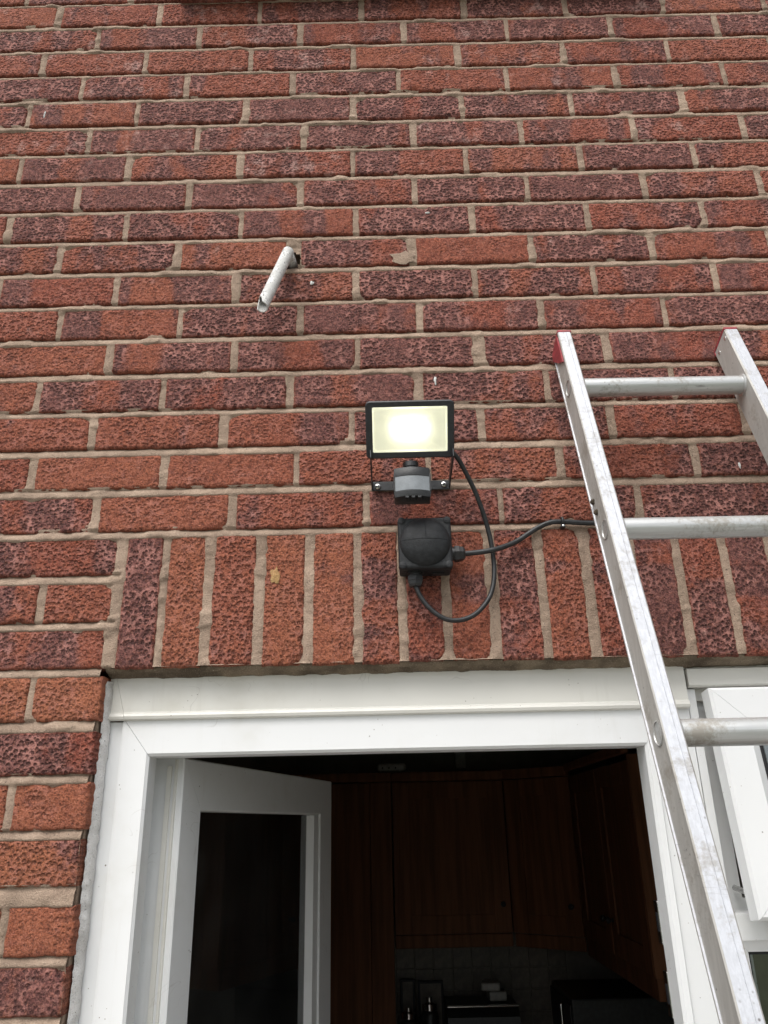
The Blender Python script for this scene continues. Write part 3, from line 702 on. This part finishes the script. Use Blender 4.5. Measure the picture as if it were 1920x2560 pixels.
# section across (X) and back (n); outer side has a shallow recess between two lips
def stile_prof(mir):
    p = [(0.0015, 0), (wS - .002, 0), (wS, .002), (wS, dS - .001), (wS - .001, dS), (0, dS), (0, dS - .003), (.0020, dS - .0034), (.0024, .0105), (.0014, .0095), (.0014, .0055), (0, .0045), (0, .0015)]
    return [(wS - a, b) for a, b in p] if mir else p
for off, mir in ((0, False), (WS, True)):
    st = prism('stile', stile_prof(mir), (T2 + LX * off, LX, LN, LU), t_top + .005, t_bot, M_ALU_W, lad)
    st.data.materials.append(M_ALU_V)
    for p in st.data.polygons:
        if p.normal.dot(-LN) > .9 or (p.normal.dot(LX) > .9 if not mir else False): p.material_index = 1
    # shallow score line along the front face
    prism('face_ridge', [(0.6 * wS, .0), (.62 * wS, -.0006), (.64 * wS, 0)] if not mir else [(.3 * wS, 0), (.32 * wS, -.0006), (.34 * wS, 0)], (T2 + LX * off + LN * -.00005, LX, LN, LU), t_top + .006, t_bot, M_ALU_V, st)
    # red cap: end plate plus a plug in the recess
    cap = box('end_cap', 0, 1, 0, 1, 0, 1, M_RED, lad)
    bm = bmesh.new()
    F = Matrix(((LX.x, LN.x, LU.x, 0), (LX.y, LN.y, LU.y, 0), (LX.z, LN.z, LU.z, 0), (0, 0, 0, 1))); F.translation = T2 + LX * off
    bm_box(bm, -.0006, wS + .0006, -.0008, dS + .0012, t_top - .001, t_top + .0055, .0012, F, 1)
    if not mir:
        prof = [(t_top + .004, .009), (t_top + .004, dS + .0008), (t_top + .020, dS + .0008), (t_top + .052, .030), (t_top + .073, .0095)]
        lo = [bm.verts.new(T2 + LX * (-.0012) + LN * b + LU * a) for a, b in prof]; hi = [bm.verts.new(T2 + LX * .0023 + LN * b + LU * a) for a, b in prof]
        bm.faces.new(lo); bm.faces.new(hi[::-1]); n_ = len(prof)
        for i in range(n_): bm.faces.new([lo[i], hi[i], hi[(i + 1) % n_], lo[(i + 1) % n_]])
        bmesh.ops.recalc_face_normals(bm, faces=bm.faces)
    else:
        bm_box(bm, -.0008, wS + .0008, dS - .002, dS + .0014, t_top + .004, t_top + .012, .0005, F, 1)
    old = cap.data; me = bpy.data.meshes.new('end_cap'); bm.to_mesh(me); bm.free(); me.materials.append(M_RED); cap.data = me; bpy.data.meshes.remove(old)
for s_, b_ in ((-.0939, .0085), (-.0937, .0389)):
    lathe('rivet', [(.0036, 0), (.0034, .0008), (.0022, .0016), (.0005, .0019)], (T2 + LX * WS + LU * s_ + LN * b_, LN, LU, -LX), M_ZINC, lad, 12)
for s_, b_ in ((.2469, .0395), (.2693, .0365)):
    base = T2 + LX * .0024 + LU * s_ + LN * b_
    bo = lathe('bolt', [(.0052, -.0004), (.0052, .0008), (.0042, .001), (.0042, .0036), (.0026, .0037), (.0024, .0052), (.001, .0054)], (base, LN, LU, -LX), M_STEEL, lad, 6, False)
lathe('drain_hole', [(.002, 0), (.002, .0002)], (T2 + LX * .0023 + LU * .0057 + LN * .0389, LN, LU, -LX), M_GASKET, lad, 10)
# ribbed rungs
def rung_geo():
    n = 40; prof = []
    for k in range(n):
        th = 2 * math.pi * k / n; prof.append((.0150 + (.0004 if k % 2 else -.0002) * (1 if 6 < k < 34 else 0.3), th))
    return prof
rp = rung_geo()
def build_rung(i):
    c0 = T2 + LU * (.3 * i + .0125) + LN * .0225
    v = []; n = len(rp); xs = [wS - .004, wS + .0002, WS - .0002, WS + .004]
    for x in xs:
        for r_, th in rp: v.append(c0 + LX * x + LN * (-math.cos(th) * r_) + LU * (math.sin(th) * r_))
    f = [[a * n + k, a * n + (k + 1) % n, (a + 1) * n + (k + 1) % n, (a + 1) * n + k] for a in range(len(xs) - 1) for k in range(n)]
    o = pyd('rung', v, f, M_ALU_R, lad, True)
    bm = bmesh.new(); bm.from_mesh(o.data); bmesh.ops.recalc_face_normals(bm, faces=bm.faces); bm.to_mesh(o.data); bm.free(); o.data.shade_smooth()
    for x, sg in ((WS, -1), (wS, 1)):
        lathe('collar', [(.0155, -.001), (.0182, 0), (.0182, .0012), (.0165, .0028), (.0152, .0032)], (c0 + LX * x, LN, LU, LX * sg), M_ALU_R, o, 32)
    lathe('swaged_end', [(.0145, 0), (.0145, .0014), (.0130, .0018), (.0122, .0004)], (c0 + LX * .0026, LN, LU, -LX), M_ALU_R, o, 28)
for i in range(9): build_rung(i)
for off in (0, WS): box('foot', -.003, wS + .003, -.003, dS + .003, t_bot - .05, t_bot + .001, M_GASKET, lad, .002, Matrix(((LX.x, LN.x, LU.x, (T2 + LX * off).x), (LX.y, LN.y, LU.y, (T2 + LX * off).y), (LX.z, LN.z, LU.z, (T2 + LX * off).z), (0, 0, 0, 1))))

# ------------------------------------------------------------------ floodlight with motion sensor
fl = empty('floodlight', 'small black floodlight lit up on the wall with motion sensor below', 'light')
A = R(33); LC = Vector((.7595, -.11, 2.496)); FX = Vector((1, 0, 0)); FV = Vector((0, -math.sin(A), math.cos(A))); FN = Vector((0, -math.cos(A), -math.sin(A)))
def fm(o): return Matrix(((FX.x, FV.x, FN.x, o.x), (FX.y, FV.y, FN.y, o.y), (FX.z, FV.z, FN.z, o.z), (0, 0, 0, 1)))
def rrect(w, h, r, n=5):
    p = []
    for cx, cy, a0 in ((w / 2 - r, h / 2 - r, 0), (-w / 2 + r, h / 2 - r, 90), (-w / 2 + r, -h / 2 + r, 180), (w / 2 - r, -h / 2 + r, 270)):
        for k in range(n + 1):
            th = R(a0 + 90 * k / n); p.append((cx + r * math.cos(th), cy + r * math.sin(th)))
    return p
def stack(name, layers, frame, mat, parent, cap0=True, cap1=True, smooth=False):
    o, Aa, Bb, Tt = [Vector(q) for q in frame]; v = []; f = []; n = len(layers[0][0])
    for prof, h in layers:
        for a, b in prof: v.append(o + Aa * a + Bb * b + Tt * h)
    for i in range(len(layers) - 1):
        for k in range(n): f.append([i * n + k, i * n + (k + 1) % n, (i + 1) * n + (k + 1) % n, (i + 1) * n + k])
    if cap0: f.append(list(range(n))[::-1])
    if cap1: f.append([(len(layers) - 1) * n + k for k in range(n)])
    bm = bmesh.new(); bv = [bm.verts.new(p) for p in v]
    for q in f: bm.faces.new([bv[i] for i in q])
    ob = mesh_obj(name, bm, mat, parent)
    if smooth:
        ob.data.shade_smooth(); ob.data.set_sharp_from_angle(angle=R(30))
    return ob
W_, H_ = .1375, .089
FR = (LC, FX, FV, FN)
stack('bezel', [(rrect(W_ - .006, H_ - .006, .006), -.014), (rrect(W_, H_, .007), -.011), (rrect(W_, H_, .007), -.0015), (rrect(W_ - .003, H_ - .003, .006), 0), (rrect(W_ - .020, H_ - .018, .0022), 0), (rrect(W_ - .0215, H_ - .0195, .002), -.003), (rrect(W_ - .0215, H_ - .0195, .002), -.012)], FR, M_PAINT, fl, True, False, True)
refl = stack('reflector', [(rrect(W_ - .0212, H_ - .0192, .002), -.0025), (rrect(W_ - .026, H_ - .026, .003), -.006), (rrect(.052, .030, .004), -.0105)], FR, M_GLOW, fl, False, True, False)
# faces look forward
chip = bmesh.new(); bm_box(chip, -.026, .026, -.0105, .0105, -.0102, -.0076, .002, fm(LC + FV * .001), 2); mesh_obj('led_panel', chip, M_LED, fl)
stack('cover_glass', [(rrect(W_ - .0218, H_ - .0198, .002), -.0022), (rrect(W_ - .0218, H_ - .0198, .002), -.0014)], FR, mat_glass('lamp_glass', (.98, .98, .94)), fl)
bm = bmesh.new(); bm_box(bm, -.052, .052, -.034, .034, -.034, -.0138, .004, fm(LC), 2)
mesh_obj('driver_housing', bm, M_PAINT, fl)
for k in range(9):
    bm = bmesh.new(); bm_box(bm, -.048 + k * .012 - .0012, -.048 + k * .012 + .0012, -.032, .032, -.040, -.0335, .0006, fm(LC), 1); mesh_obj('cooling_fin', bm, M_PAINT, fl)
br = box('bracket', .6965, .8262, -.0045, -.0022, 2.4402, 2.4562, M_PAINT, fl, .0006)
for x in (.6965, .8240):
    bm = bmesh.new(); bm_box(bm, x, x + .0022, -.104, -.0046, 2.441, 2.4555, .0006, None, 1)
    bmesh.ops.transform(bm, matrix=Matrix.Translation((0, 0, 2.448)) @ Matrix.Rotation(R(-6), 4, 'X') @ Matrix.Translation((0, 0, -2.448)), verts=bm.verts)
    mesh_obj('bracket_arm', bm, M_PAINT, br)
for x, z in ((.7068, 2.4468), (.8161, 2.4482)):
    s_ = lathe('screw', [(.0050, 0), (.0050, .0008), (.0042, .0022), (.0022, .0030), (.0018, .0018), (.0004, .0016)], ((x, -.0046, z), (1, 0, 0), (0, 0, 1), (0, -1, 0)), M_ZINC, br, 18)
    bm = bmesh.new()
    for a in (35, 125): bm_box(bm, -.0026, .0026, -.0004, .0003, -.0005, .0005, 0, Matrix.Translation((x, -.0072, z)) @ Matrix.Rotation(R(a), 4, 'Y'))
    mesh_obj('recess', bm, M_GASKET, s_)
# sensor
PC = Vector((.7608, -.088, 2.4175))
sen = bpy.data.objects.new('motion_sensor', None); link(sen, fl)
def dshape(w, d, bulge, n=12):
    p = [(-w / 2, d)]
    for k in range(n + 1):
        s = -1 + 2 * k / n; p.append((s * w / 2, -bulge * (1 - s * s)))
    return p + [(w / 2, d)]
SF = (PC, (1, 0, 0), (0, 1, 0), (0, 0, 1))
lathe('swivel_neck', [(.013, -.006), (.013, .007), (.0112, .008), (.0112, .0115), (.0125, .012), (.0125, .020), (.009, .021)], (PC + Vector((-.001, .014, .017)), (1, 0, 0), (0, 1, 0), (0, 0, 1)), M_BLACK, sen)
stack('sensor_cap', [(dshape(.052, .027, .006), .0225), (dshape(.0555, .028, .007), .0205), (dshape(.0565, .029, .0078), .0085), (dshape(.0560, .029, .0075), .0074)][::-1], SF, M_BLACK, sen, smooth=True)
stack('sensor_lens', [(dshape(.0545, .026, .0068), -.0165), (dshape(.0555, .026, .0074), -.004), (dshape(.0550, .026, .0071), .0075)], SF, M_PIR, sen, smooth=True)
stack('sensor_base', [(dshape(.0565, .029, .0080), -.0165), (dshape(.0565, .029, .0080), -.0195), (dshape(.054, .028, .0065), -.0262), (dshape(.047, .026, .004), -.027)][::-1], SF, M_BLACK, sen, smooth=True)
for k in (-1, 0, 1): box('dial', PC.x - .002 + k * .0095, PC.x + .0035 + k * .0095, PC.y - .0075, PC.y + .006, PC.z - .030, PC.z - .0268, M_BLACK, sen, .0006)
for x in (-.0275, .0275): box('sensor_cheek', PC.x + x - .0012, PC.x + x + .0012, PC.y - .001, PC.y + .027, PC.z - .0166, PC.z + .0126, M_BLACK, sen, .0004)

# ------------------------------------------------------------------ junction box, glands, cables
jb = empty('junction_box', 'square black junction box with a domed lid below the floodlight', 'junction box')
bx0, bx1, bz0, bz1 = .7370, .8200, 2.2895, 2.3730
box('base', bx0 + .0015, bx1 - .0015, -.034, -.001, bz0 + .0015, bz1 - .0015, M_BLACKB, jb, .004, None, 3)
lid = box('lid', bx0, bx1, -.0505, -.0345, bz0, bz1, M_BLACKB, jb, .0045, None, 3)
bc = Vector(((bx0 + bx1) / 2, -.0502, (bz0 + bz1) / 2 + .0008))
lathe('dome', [(.0392, 0), (.0388, .0012), (.0365, .0045), (.0300, .0088), (.0200, .0124), (.0100, .0142), (.0004, .0147)], (bc, (1, 0, 0), (0, 0, 1), (0, -1, 0)), M_BLACKB, lid, 56)
def dome_h(r_): return float(np.interp(r_, [.0004, .01, .02, .03, .0365, .0388], [.0147, .0142, .0124, .0088, .0045, .0012]))
for ax in (0, 1):
    pts = []
    for k in range(25):
        s = -.038 + .076 * k / 24
        if ax == 1 and s < 0: continue
        h = dome_h(abs(s)); pts.append((bc.x + (s if ax == 0 else .001), bc.y - h - .0001, bc.z + (s if ax == 1 else 0.001 * math.cos(s * 30))))
    v, f = tube_geo(pts, .0005, 5); pyd('seam', v, f, M_BLACKB, lid)
for sx in (-1, 1):
    for sz_ in (-1, 1):
        c_ = Vector(((bx0 + bx1) / 2 + sx * .0355, -.0504, (bz0 + bz1) / 2 + sz_ * .0362))
        sc = lathe('lid_screw', [(.0056, 0), (.0056, .0009), (.005, .0013), (.001, .0013)], (c_, (1, 0, 0), (0, 0, 1), (0, -1, 0)), M_BLACKB, lid, 18)
        a = R(90 if sx * sz_ < 0 else 0)
        bm = bmesh.new(); bm_box(bm, -.0036, .0036, -.0004, .0003, -.0007, .0007, 0, Matrix.Translation((c_.x, c_.y - .0013, c_.z)) @ Matrix.Rotation(a, 4, 'Y')); mesh_obj('slot', bm, M_GASKET, sc)
def gland(o, T, A1, B1):
    g = lathe('gland', [(.0125, -.002), (.0125, .003), (.0105, .0032), (.0105, .006)], (o, A1, B1, T), M_BLACK, jb, 20)
    n = lathe('gland_nut', [(.0128, .0058), (.0130, .0066), (.0130, .0135), (.0120, .0145), (.0112, .0195), (.0085, .0225), (.0062, .0230)], (o, A1, B1, T), M_BLACK, g, 6, False)
gland(Vector((bx1 - .001, -.025, 2.3198)), Vector((1, 0, 0)), Vector((0, 1, 0)), Vector((0, 0, 1)))
gland(Vector((.7625, -.025, bz0 + .001)), Vector((-.02, 0, -1)).normalized(), Vector((0, 1, 0)), Vector((1, 0, 0)))
box('knockout', .789, .808, -.022, -.010, bz0 - .0004, bz0 + .003, M_GASKET, jb, .0004)
lc = [[0.798, -0.066, 2.487], [0.816, -0.066, 2.4835], [0.8277, -0.062, 2.4785], [0.8376, -0.055, 2.4694], [0.8485, -0.045, 2.4516], [0.8603, -0.036, 2.4281], [0.8705, -0.028, 2.4017], [0.8793, -0.02, 2.3727], [0.8856, -0.014, 2.338], [0.8874, -0.012, 2.3026], [0.8837, -0.014, 2.2718], [0.873, -0.018, 2.2461], [0.8521, -0.022, 2.2236], [0.8279, -0.024, 2.2141], [0.8045, -0.025, 2.2167], [0.7819, -0.025, 2.2341], [0.7685, -0.025, 2.2539], [0.7625, -0.025, 2.2700]]
v, f = tube_geo(smooth_path(lc), .0038, 12)
tag(pyd('flex_cable', v, f, M_CABLE, None, True), 'black cable looping down from the floodlight to the underside of the junction box', 'cable')
sc_ = [[0.8400, -0.025, 2.3200], [0.863, -0.026, 2.3213], [0.8827, -0.026, 2.3242], [0.9034, -0.020, 2.3315], [0.9249, -0.013, 2.3421], [0.9437, -0.0095, 2.3545], [0.9625, -0.0075, 2.3668], [0.9833, -0.007, 2.3756], [1.0034, -0.0065, 2.377], [1.05, -0.0065, 2.3735], [1.12, -.0065, 2.373], [1.25, -.0065, 2.374], [1.40, -.0065, 2.373], [1.60, -.0065, 2.374]]
v, f = tube_geo(smooth_path(sc_), .0042, 12)
tag(pyd('supply_cable', v, f, M_CABLE, None, True), 'black cable running from the side of the junction box to behind the ladder', 'cable')
cc = empty('cable_clip', 'tiny black cable clip with a silver nail above the soldier bricks', 'clip')
v, f = tube_geo([(1.0035, .001, 2.3825), (1.0035, -.008, 2.3835), (1.0035, -.0135, 2.3795), (1.0035, -.0135, 2.3745), (1.0035, -.009, 2.3710), (1.0035, -.001, 2.3700)], .0022, 8); pyd('hook', v, f, M_BLACK, cc, True)
box('block', 1.0005, 1.0065, -.012, .001, 2.3655, 2.3712, M_BLACK, cc, .001)
lathe('nail_head', [(.0018, 0), (.0018, .0006), (.0006, .001)], ((1.0035, -.0121, 2.3684), (1, 0, 0), (0, 0, 1), (0, -1, 0)), M_ZINC, cc, 12)

# ------------------------------------------------------------------ overflow pipe
op = empty('overflow_pipe', 'broken white overflow pipe sticking down out of the wall', 'pipe')
def hollow(name, a, b, ro, ri, mat, n=26, jag=0.0, seed=1):
    a, b = Vector(a), Vector(b); T = (b - a).normalized(); P = T.orthogonal().normalized(); Q = T.cross(P); L = (b - a).length; r = random.Random(seed); v = []; f = []
    hs_ = [0, .02, L * .4, L * .8, L]
    jit = [r.uniform(-.5, 1) for _ in range(n)]
    for ring_ in range(len(hs_) * 2):
        inner = ring_ >= len(hs_); i = ring_ if not inner else 2 * len(hs_) - 1 - ring_; rad = ri if inner else ro
        for k in range(n):
            th = 2 * math.pi * k / n; h = hs_[i]
            d = P * math.cos(th) + Q * math.sin(th)
            if i == len(hs_) - 1 and jag:
                # broken tooth on the side that faces the viewer's left
                w = max(0.0, d.dot(Vector((-.75, -.55, -.2)).normalized()) - .35) / .65
                h -= jag * min(1, w * 1.6) + jag * .12 * jit[k] * (1 if w > 0 else .2)
            v.append(a + T * h + d * rad)
    m = len(hs_) * 2
    for i in range(m - 1):
        for k in range(n): f.append([i * n + k, i * n + (k + 1) % n, (i + 1) * n + (k + 1) % n, (i + 1) * n + k])
    for k in range(n): f.append([(m - 1) * n + k, (m - 1) * n + (k + 1) % n, (k + 1) % n, k])
    bm = bmesh.new(); bv = [bm.verts.new(p) for p in v]
    for q in f: bm.faces.new([bv[i] for i in q])
    bmesh.ops.recalc_face_normals(bm, faces=bm.faces)
    ob = mesh_obj(name, bm, mat, op); ob.data.shade_smooth(); ob.data.set_sharp_from_angle(angle=R(40)); return ob
hx_, hz_ = .549, Z0 - .7255
hollow('stub', (hx_ + .004, .04, hz_ + .002), (hx_ - .001, -.010, hz_ - .001), .0102, .0085, M_PIPE)
hollow('spout', (hx_ - .002, -.010, hz_ + .008), (.5155, -.085, Z0 - .8985), .0108, .0092, M_PIPE, jag=.022, seed=3)
# ------------------------------------------------------------------ the kitchen seen through the doorway
def room(name, *q, mat=M_WALLP): return tag(box(name, *q, mat), kind='structure')
KX0, KX1, KY1 = -1.0, 1.96, 3.52
room('kitchen_floor', KX0, KX1, .30, KY1, -.05, .04, mat=M_OAK)
room('kitchen_ceiling', KX0 - .1, KX1 + .1, .30, KY1 + .1, 2.40, 2.5, mat=M_CEIL)
backw = room('kitchen_wall_back', KX0, KX1, KY1, KY1 + .1, .04, 2.40)
room('kitchen_wall_left', KX0 - .1, KX0, .30, KY1 + .1, .04, 2.40)
room('kitchen_wall_right', KX1, KX1 + .1, .30, KY1 + .1, .04, 2.40)
# splashback tiles
bm = bmesh.new(); bm_box(bm, -.048, .048, -.006, 0, -.048, .048, .002, None, 1)
tm = bpy.data.meshes.new('tile'); bm.to_mesh(tm); bm.free(); tm.materials.append(M_TILE)
for i in range(9):
    for j in range(5):
        o = bpy.data.objects.new('tile', tm); link(o, backw); o.location = (.77 + i * .1, KY1 - .001, 1.38 - j * .1)
def shaker(parent, P0, ex, w, h, knob_side, mat=M_OAK):
    """framed door: P0 bottom-left corner of the front plane, ex along the width, front faces -normal"""
    ex = Vector(ex).normalized(); nn = Vector((-ex.y, ex.x, 0))        # points into the cupboard
    P0 = Vector(P0); M = Matrix(((ex.x, nn.x, 0, P0.x), (ex.y, nn.y, 0, P0.y), (0, 0, 1, P0.z), (0, 0, 0, 1)))
    d = bpy.data.objects.new('door', None); link(d, parent)
    g = .002; s = .085
    box('stile', g, s, 0, .02, g, h - g, mat, d, .001, M, 1); box('stile', w - s, w - g, 0, .02, g, h - g, mat, d, .001, M, 1)
    box('rail', s + .0006, w - s - .0006, .0005, .02, g, s, mat, d, .001, M, 1); box('rail', s + .0006, w - s - .0006, .0005, .02, h - s, h - g, mat, d, .001, M, 1)
    box('panel', s - .003, w - s + .003, .008, .015, s - .003, h - s + .003, mat, d, 0, M)
    if knob_side:
        x = w - .042 if knob_side > 0 else .042
        c = P0 + ex * x + Vector((0, 0, .13))
        lathe('handle', [(.008, 0), (.005, .008), (.013, .018), (.012, .026), (.002, .03)], (c, ex, Vector((0, 0, 1)), -nn), M_GASKET, d, 12)
    return d
zb_, zt_ = 1.425, 2.145
def cabinet(name, label, group=None): return empty(name, label, 'cabinet', group)
c1 = cabinet('wall_cabinet', 'wooden wall cupboard straight behind the doorway, above the tiles')
box('carcass', .722, 1.306, 3.213, KY1 - .001, zb_, zt_, M_OAK, c1); shaker(c1, (.720, 3.19, zb_), (1, 0, 0), .588, .72, 1)
box('pelmet', .722, 1.306, 3.20, 3.22, zb_ - .06, zb_ - .002, M_OAK, c1, .004); box('cornice', .715, 1.31, 3.165, 3.20, zt_ + .002, zt_ + .05, M_OAK, c1, .008)
c2 = cabinet('corner_cabinet', 'wooden corner cupboard set at an angle between the two runs')
dv = Vector((1.606 - 1.312, 2.955 - 3.19, 0)); dl = dv.length
shaker(c2, (1.312, 3.19, zb_), dv, dl, .72, 1)
me_v = [(1.314, 3.215, 0), (1.608, 2.98, 0), (1.955, 2.98, 0), (1.955, KY1 - .001, 0), (1.314, KY1 - .001, 0)]
pyd('carcass', [(x, y, zb_) for x, y, _ in me_v] + [(x, y, zt_) for x, y, _ in me_v], [[4, 3, 2, 1, 0], [5, 6, 7, 8, 9]] + [[i, (i + 1) % 5, 5 + (i + 1) % 5, 5 + i] for i in range(5)], M_OAK, c2)
nv_ = Vector((-dv.y, dv.x, 0)).normalized()
for z0, z1, nm in ((zb_ - .06, zb_ - .002, 'pelmet'), (zt_ + .002, zt_ + .05, 'cornice')):
    Mx = Matrix(((dv.x / dl, nv_.x, 0, 1.312), (dv.y / dl, nv_.y, 0, 3.19), (0, 0, 1, 0), (0, 0, 0, 1)))
    box(nm, 0, dl, -.022 if nm == 'cornice' else .008, .02, z0, z1, M_OAK, c2, .004, Mx)
c3 = cabinet('wall_cabinet', 'wooden double wall cupboard along the right side of the kitchen, pale end panel showing')
box('carcass', 1.632, 1.955, 1.925, 2.975, zb_, zt_, M_OAK, c3); shaker(c3, (1.61, 2.95, zb_), (0, -1, 0), .515, .72, 1); shaker(c3, (1.61, 2.43, zb_), (0, -1, 0), .515, .72, -1)
box('end_panel', 1.612, 1.955, 1.905, 1.9235, zb_ - .002, zt_ + .02, M_OAK, c3, .001); box('pelmet', 1.622, 1.955, 1.93, 1.95, zb_ - .075, zb_ - .004, M_OAK, c3, .002)
box('pelmet', 1.622, 1.64, 1.952, 2.975, zb_ - .075, zb_ - .004, M_OAK, c3, .002); box('cornice', 1.588, 1.62, 1.90, 2.95, zt_ + .022, zt_ + .06, M_OAK, c3, .008)
c4 = cabinet('tall_cabinet', 'tall wooden larder cupboard right behind the open door')
box('carcass', .02, .602, 3.212, KY1 - .001, .06, 2.143, M_OAK, c4); box('door', .022, .600, 3.19, 3.21, .15, 2.143, M_OAK, c4, .001); box('side_panel', .604, .714, 3.185, KY1 - .001, .06, 2.145, M_OAK, c4, .001)
box('cornice', .0, .716, 3.155, 3.20, 2.148, 2.195, M_OAK, c4, .008)
# base units and worktop
bu = cabinet('base_cabinet', 'wooden base units under a dark worktop at the back of the kitchen')
box('carcass', .722, 1.955, 2.93, KY1 - .001, .05, .87, M_OAK, bu); box('worktop', .718, 1.957, 2.90, KY1 - .002, .872, .91, M_GASKET, bu, .004)
# things above and below the cupboards
el = empty('extension_lead', 'white extension socket lying on top of the wall cupboard', 'socket')
box('body', .64, .80, 3.21, 3.27, zt_ + .05, zt_ + .10, M_WHITEP, el, .018, None, 4)
for k in range(3): box('socket_hole', .668 + k * .035, .676 + k * .035, 3.2092, 3.2101, zt_ + .07, zt_ + .08, M_GASKET, el)
tag(box('control_box', 1.085, 1.145, KY1 - .05, KY1 - .001, 2.225, 2.35, M_WHITEP, None, .006), 'small white box fixed high on the kitchen wall above the cupboards', 'control box')
bb = empty('bread_bin', 'black bread bin with a pale front on the worktop under the wall cupboard', 'bread bin')
pr = [(3.02, .912), (3.02, 1.03), (3.035, 1.10), (3.08, 1.135), (3.32, 1.138), (3.32, .912)]
prism('body', pr, ((0, 0, 0), (0, 1, 0), (0, 0, 1), (1, 0, 0)), .955, 1.29, M_BLACK, bb); box('lid_front', .962, 1.283, 3.012, 3.0192, .93, 1.06, M_WHITEP, bb, .003)
box('lid_rail', .955, 1.29, 3.04, 3.07, 1.139, 1.146, M_CHROME, bb, .002)
for x0, z0, w, h, a, lb in ((1.16, 1.147, .085, .04, 3, 'lower white packet lying on the bread bin'), (1.13, 1.188, .09, .035, -6, 'upper white packet tilted on top of the other one')):
    Mx = Matrix.Translation((x0 + w / 2, 3.17, z0 + h / 2)) @ Matrix.Rotation(R(a), 4, 'Z'); 
    o = box('packet', -w / 2, w / 2, -.05, .05, -h / 2, h / 2, M_WHITEP, None, .009, Mx, 3); tag(o, lb, 'packet', 'packets on the bread bin')
for x, h, lb in ((.775, .22, 'shorter black canister beside the larder cupboard'), (.875, .26, 'taller black canister next to the bread bin')):
    t_ = empty('canister', lb, 'canister', 'black canisters on the worktop')
    b_ = lathe('body', [(.042, 0), (.042, h * .72), (.036, h * .78), (.030, h * .8)], ((x, 3.12, .911), (1, 0, 0), (0, 1, 0), (0, 0, 1)), M_BLACK, t_)
    lathe('lid', [(.033, h * .8), (.034, h * .9), (.014, h * .93), (.014, h), (.002, h)], ((x, 3.12, .9115), (1, 0, 0), (0, 1, 0), (0, 0, 1)), M_CHROME, t_)
for x0, x1, z1, lb in ((.74, .815, 1.2, 'narrow dark picture frame leaning on the kitchen tiles'), (.83, .96, 1.19, 'wide dark picture frame leaning on the kitchen tiles')):
    t_ = empty('picture_frame', lb, 'picture frame', 'picture frames on the worktop')
    box('frame', x0, x1, 3.42, 3.435, .911, z1, M_GASKET, t_, .003); box('picture', x0 + .012, x1 - .012, 3.418, 3.4195, .93, z1 - .012, M_TILE, t_)
ck = empty('cooker', 'black appliance with a slim chrome handle in the kitchen corner', 'cooker')
box('body', 1.42, 1.93, 2.45, 2.88, .92, 1.27, M_BLACK, ck, .008); box('front_glass', 1.412, 1.4195, 2.46, 2.87, .95, 1.25, M_GASKET, ck, .002)
v, f = tube_geo([(1.405, 2.55, 1.24), (1.395, 2.55, 1.235), (1.395, 2.55, 1.02), (1.405, 2.55, 1.015)], .006, 10); pyd('handle', v, f, M_CHROME, ck, True)
box('base_unit', 1.43, 1.95, 1.95, 2.895, .05, .915, M_OAK, ck)
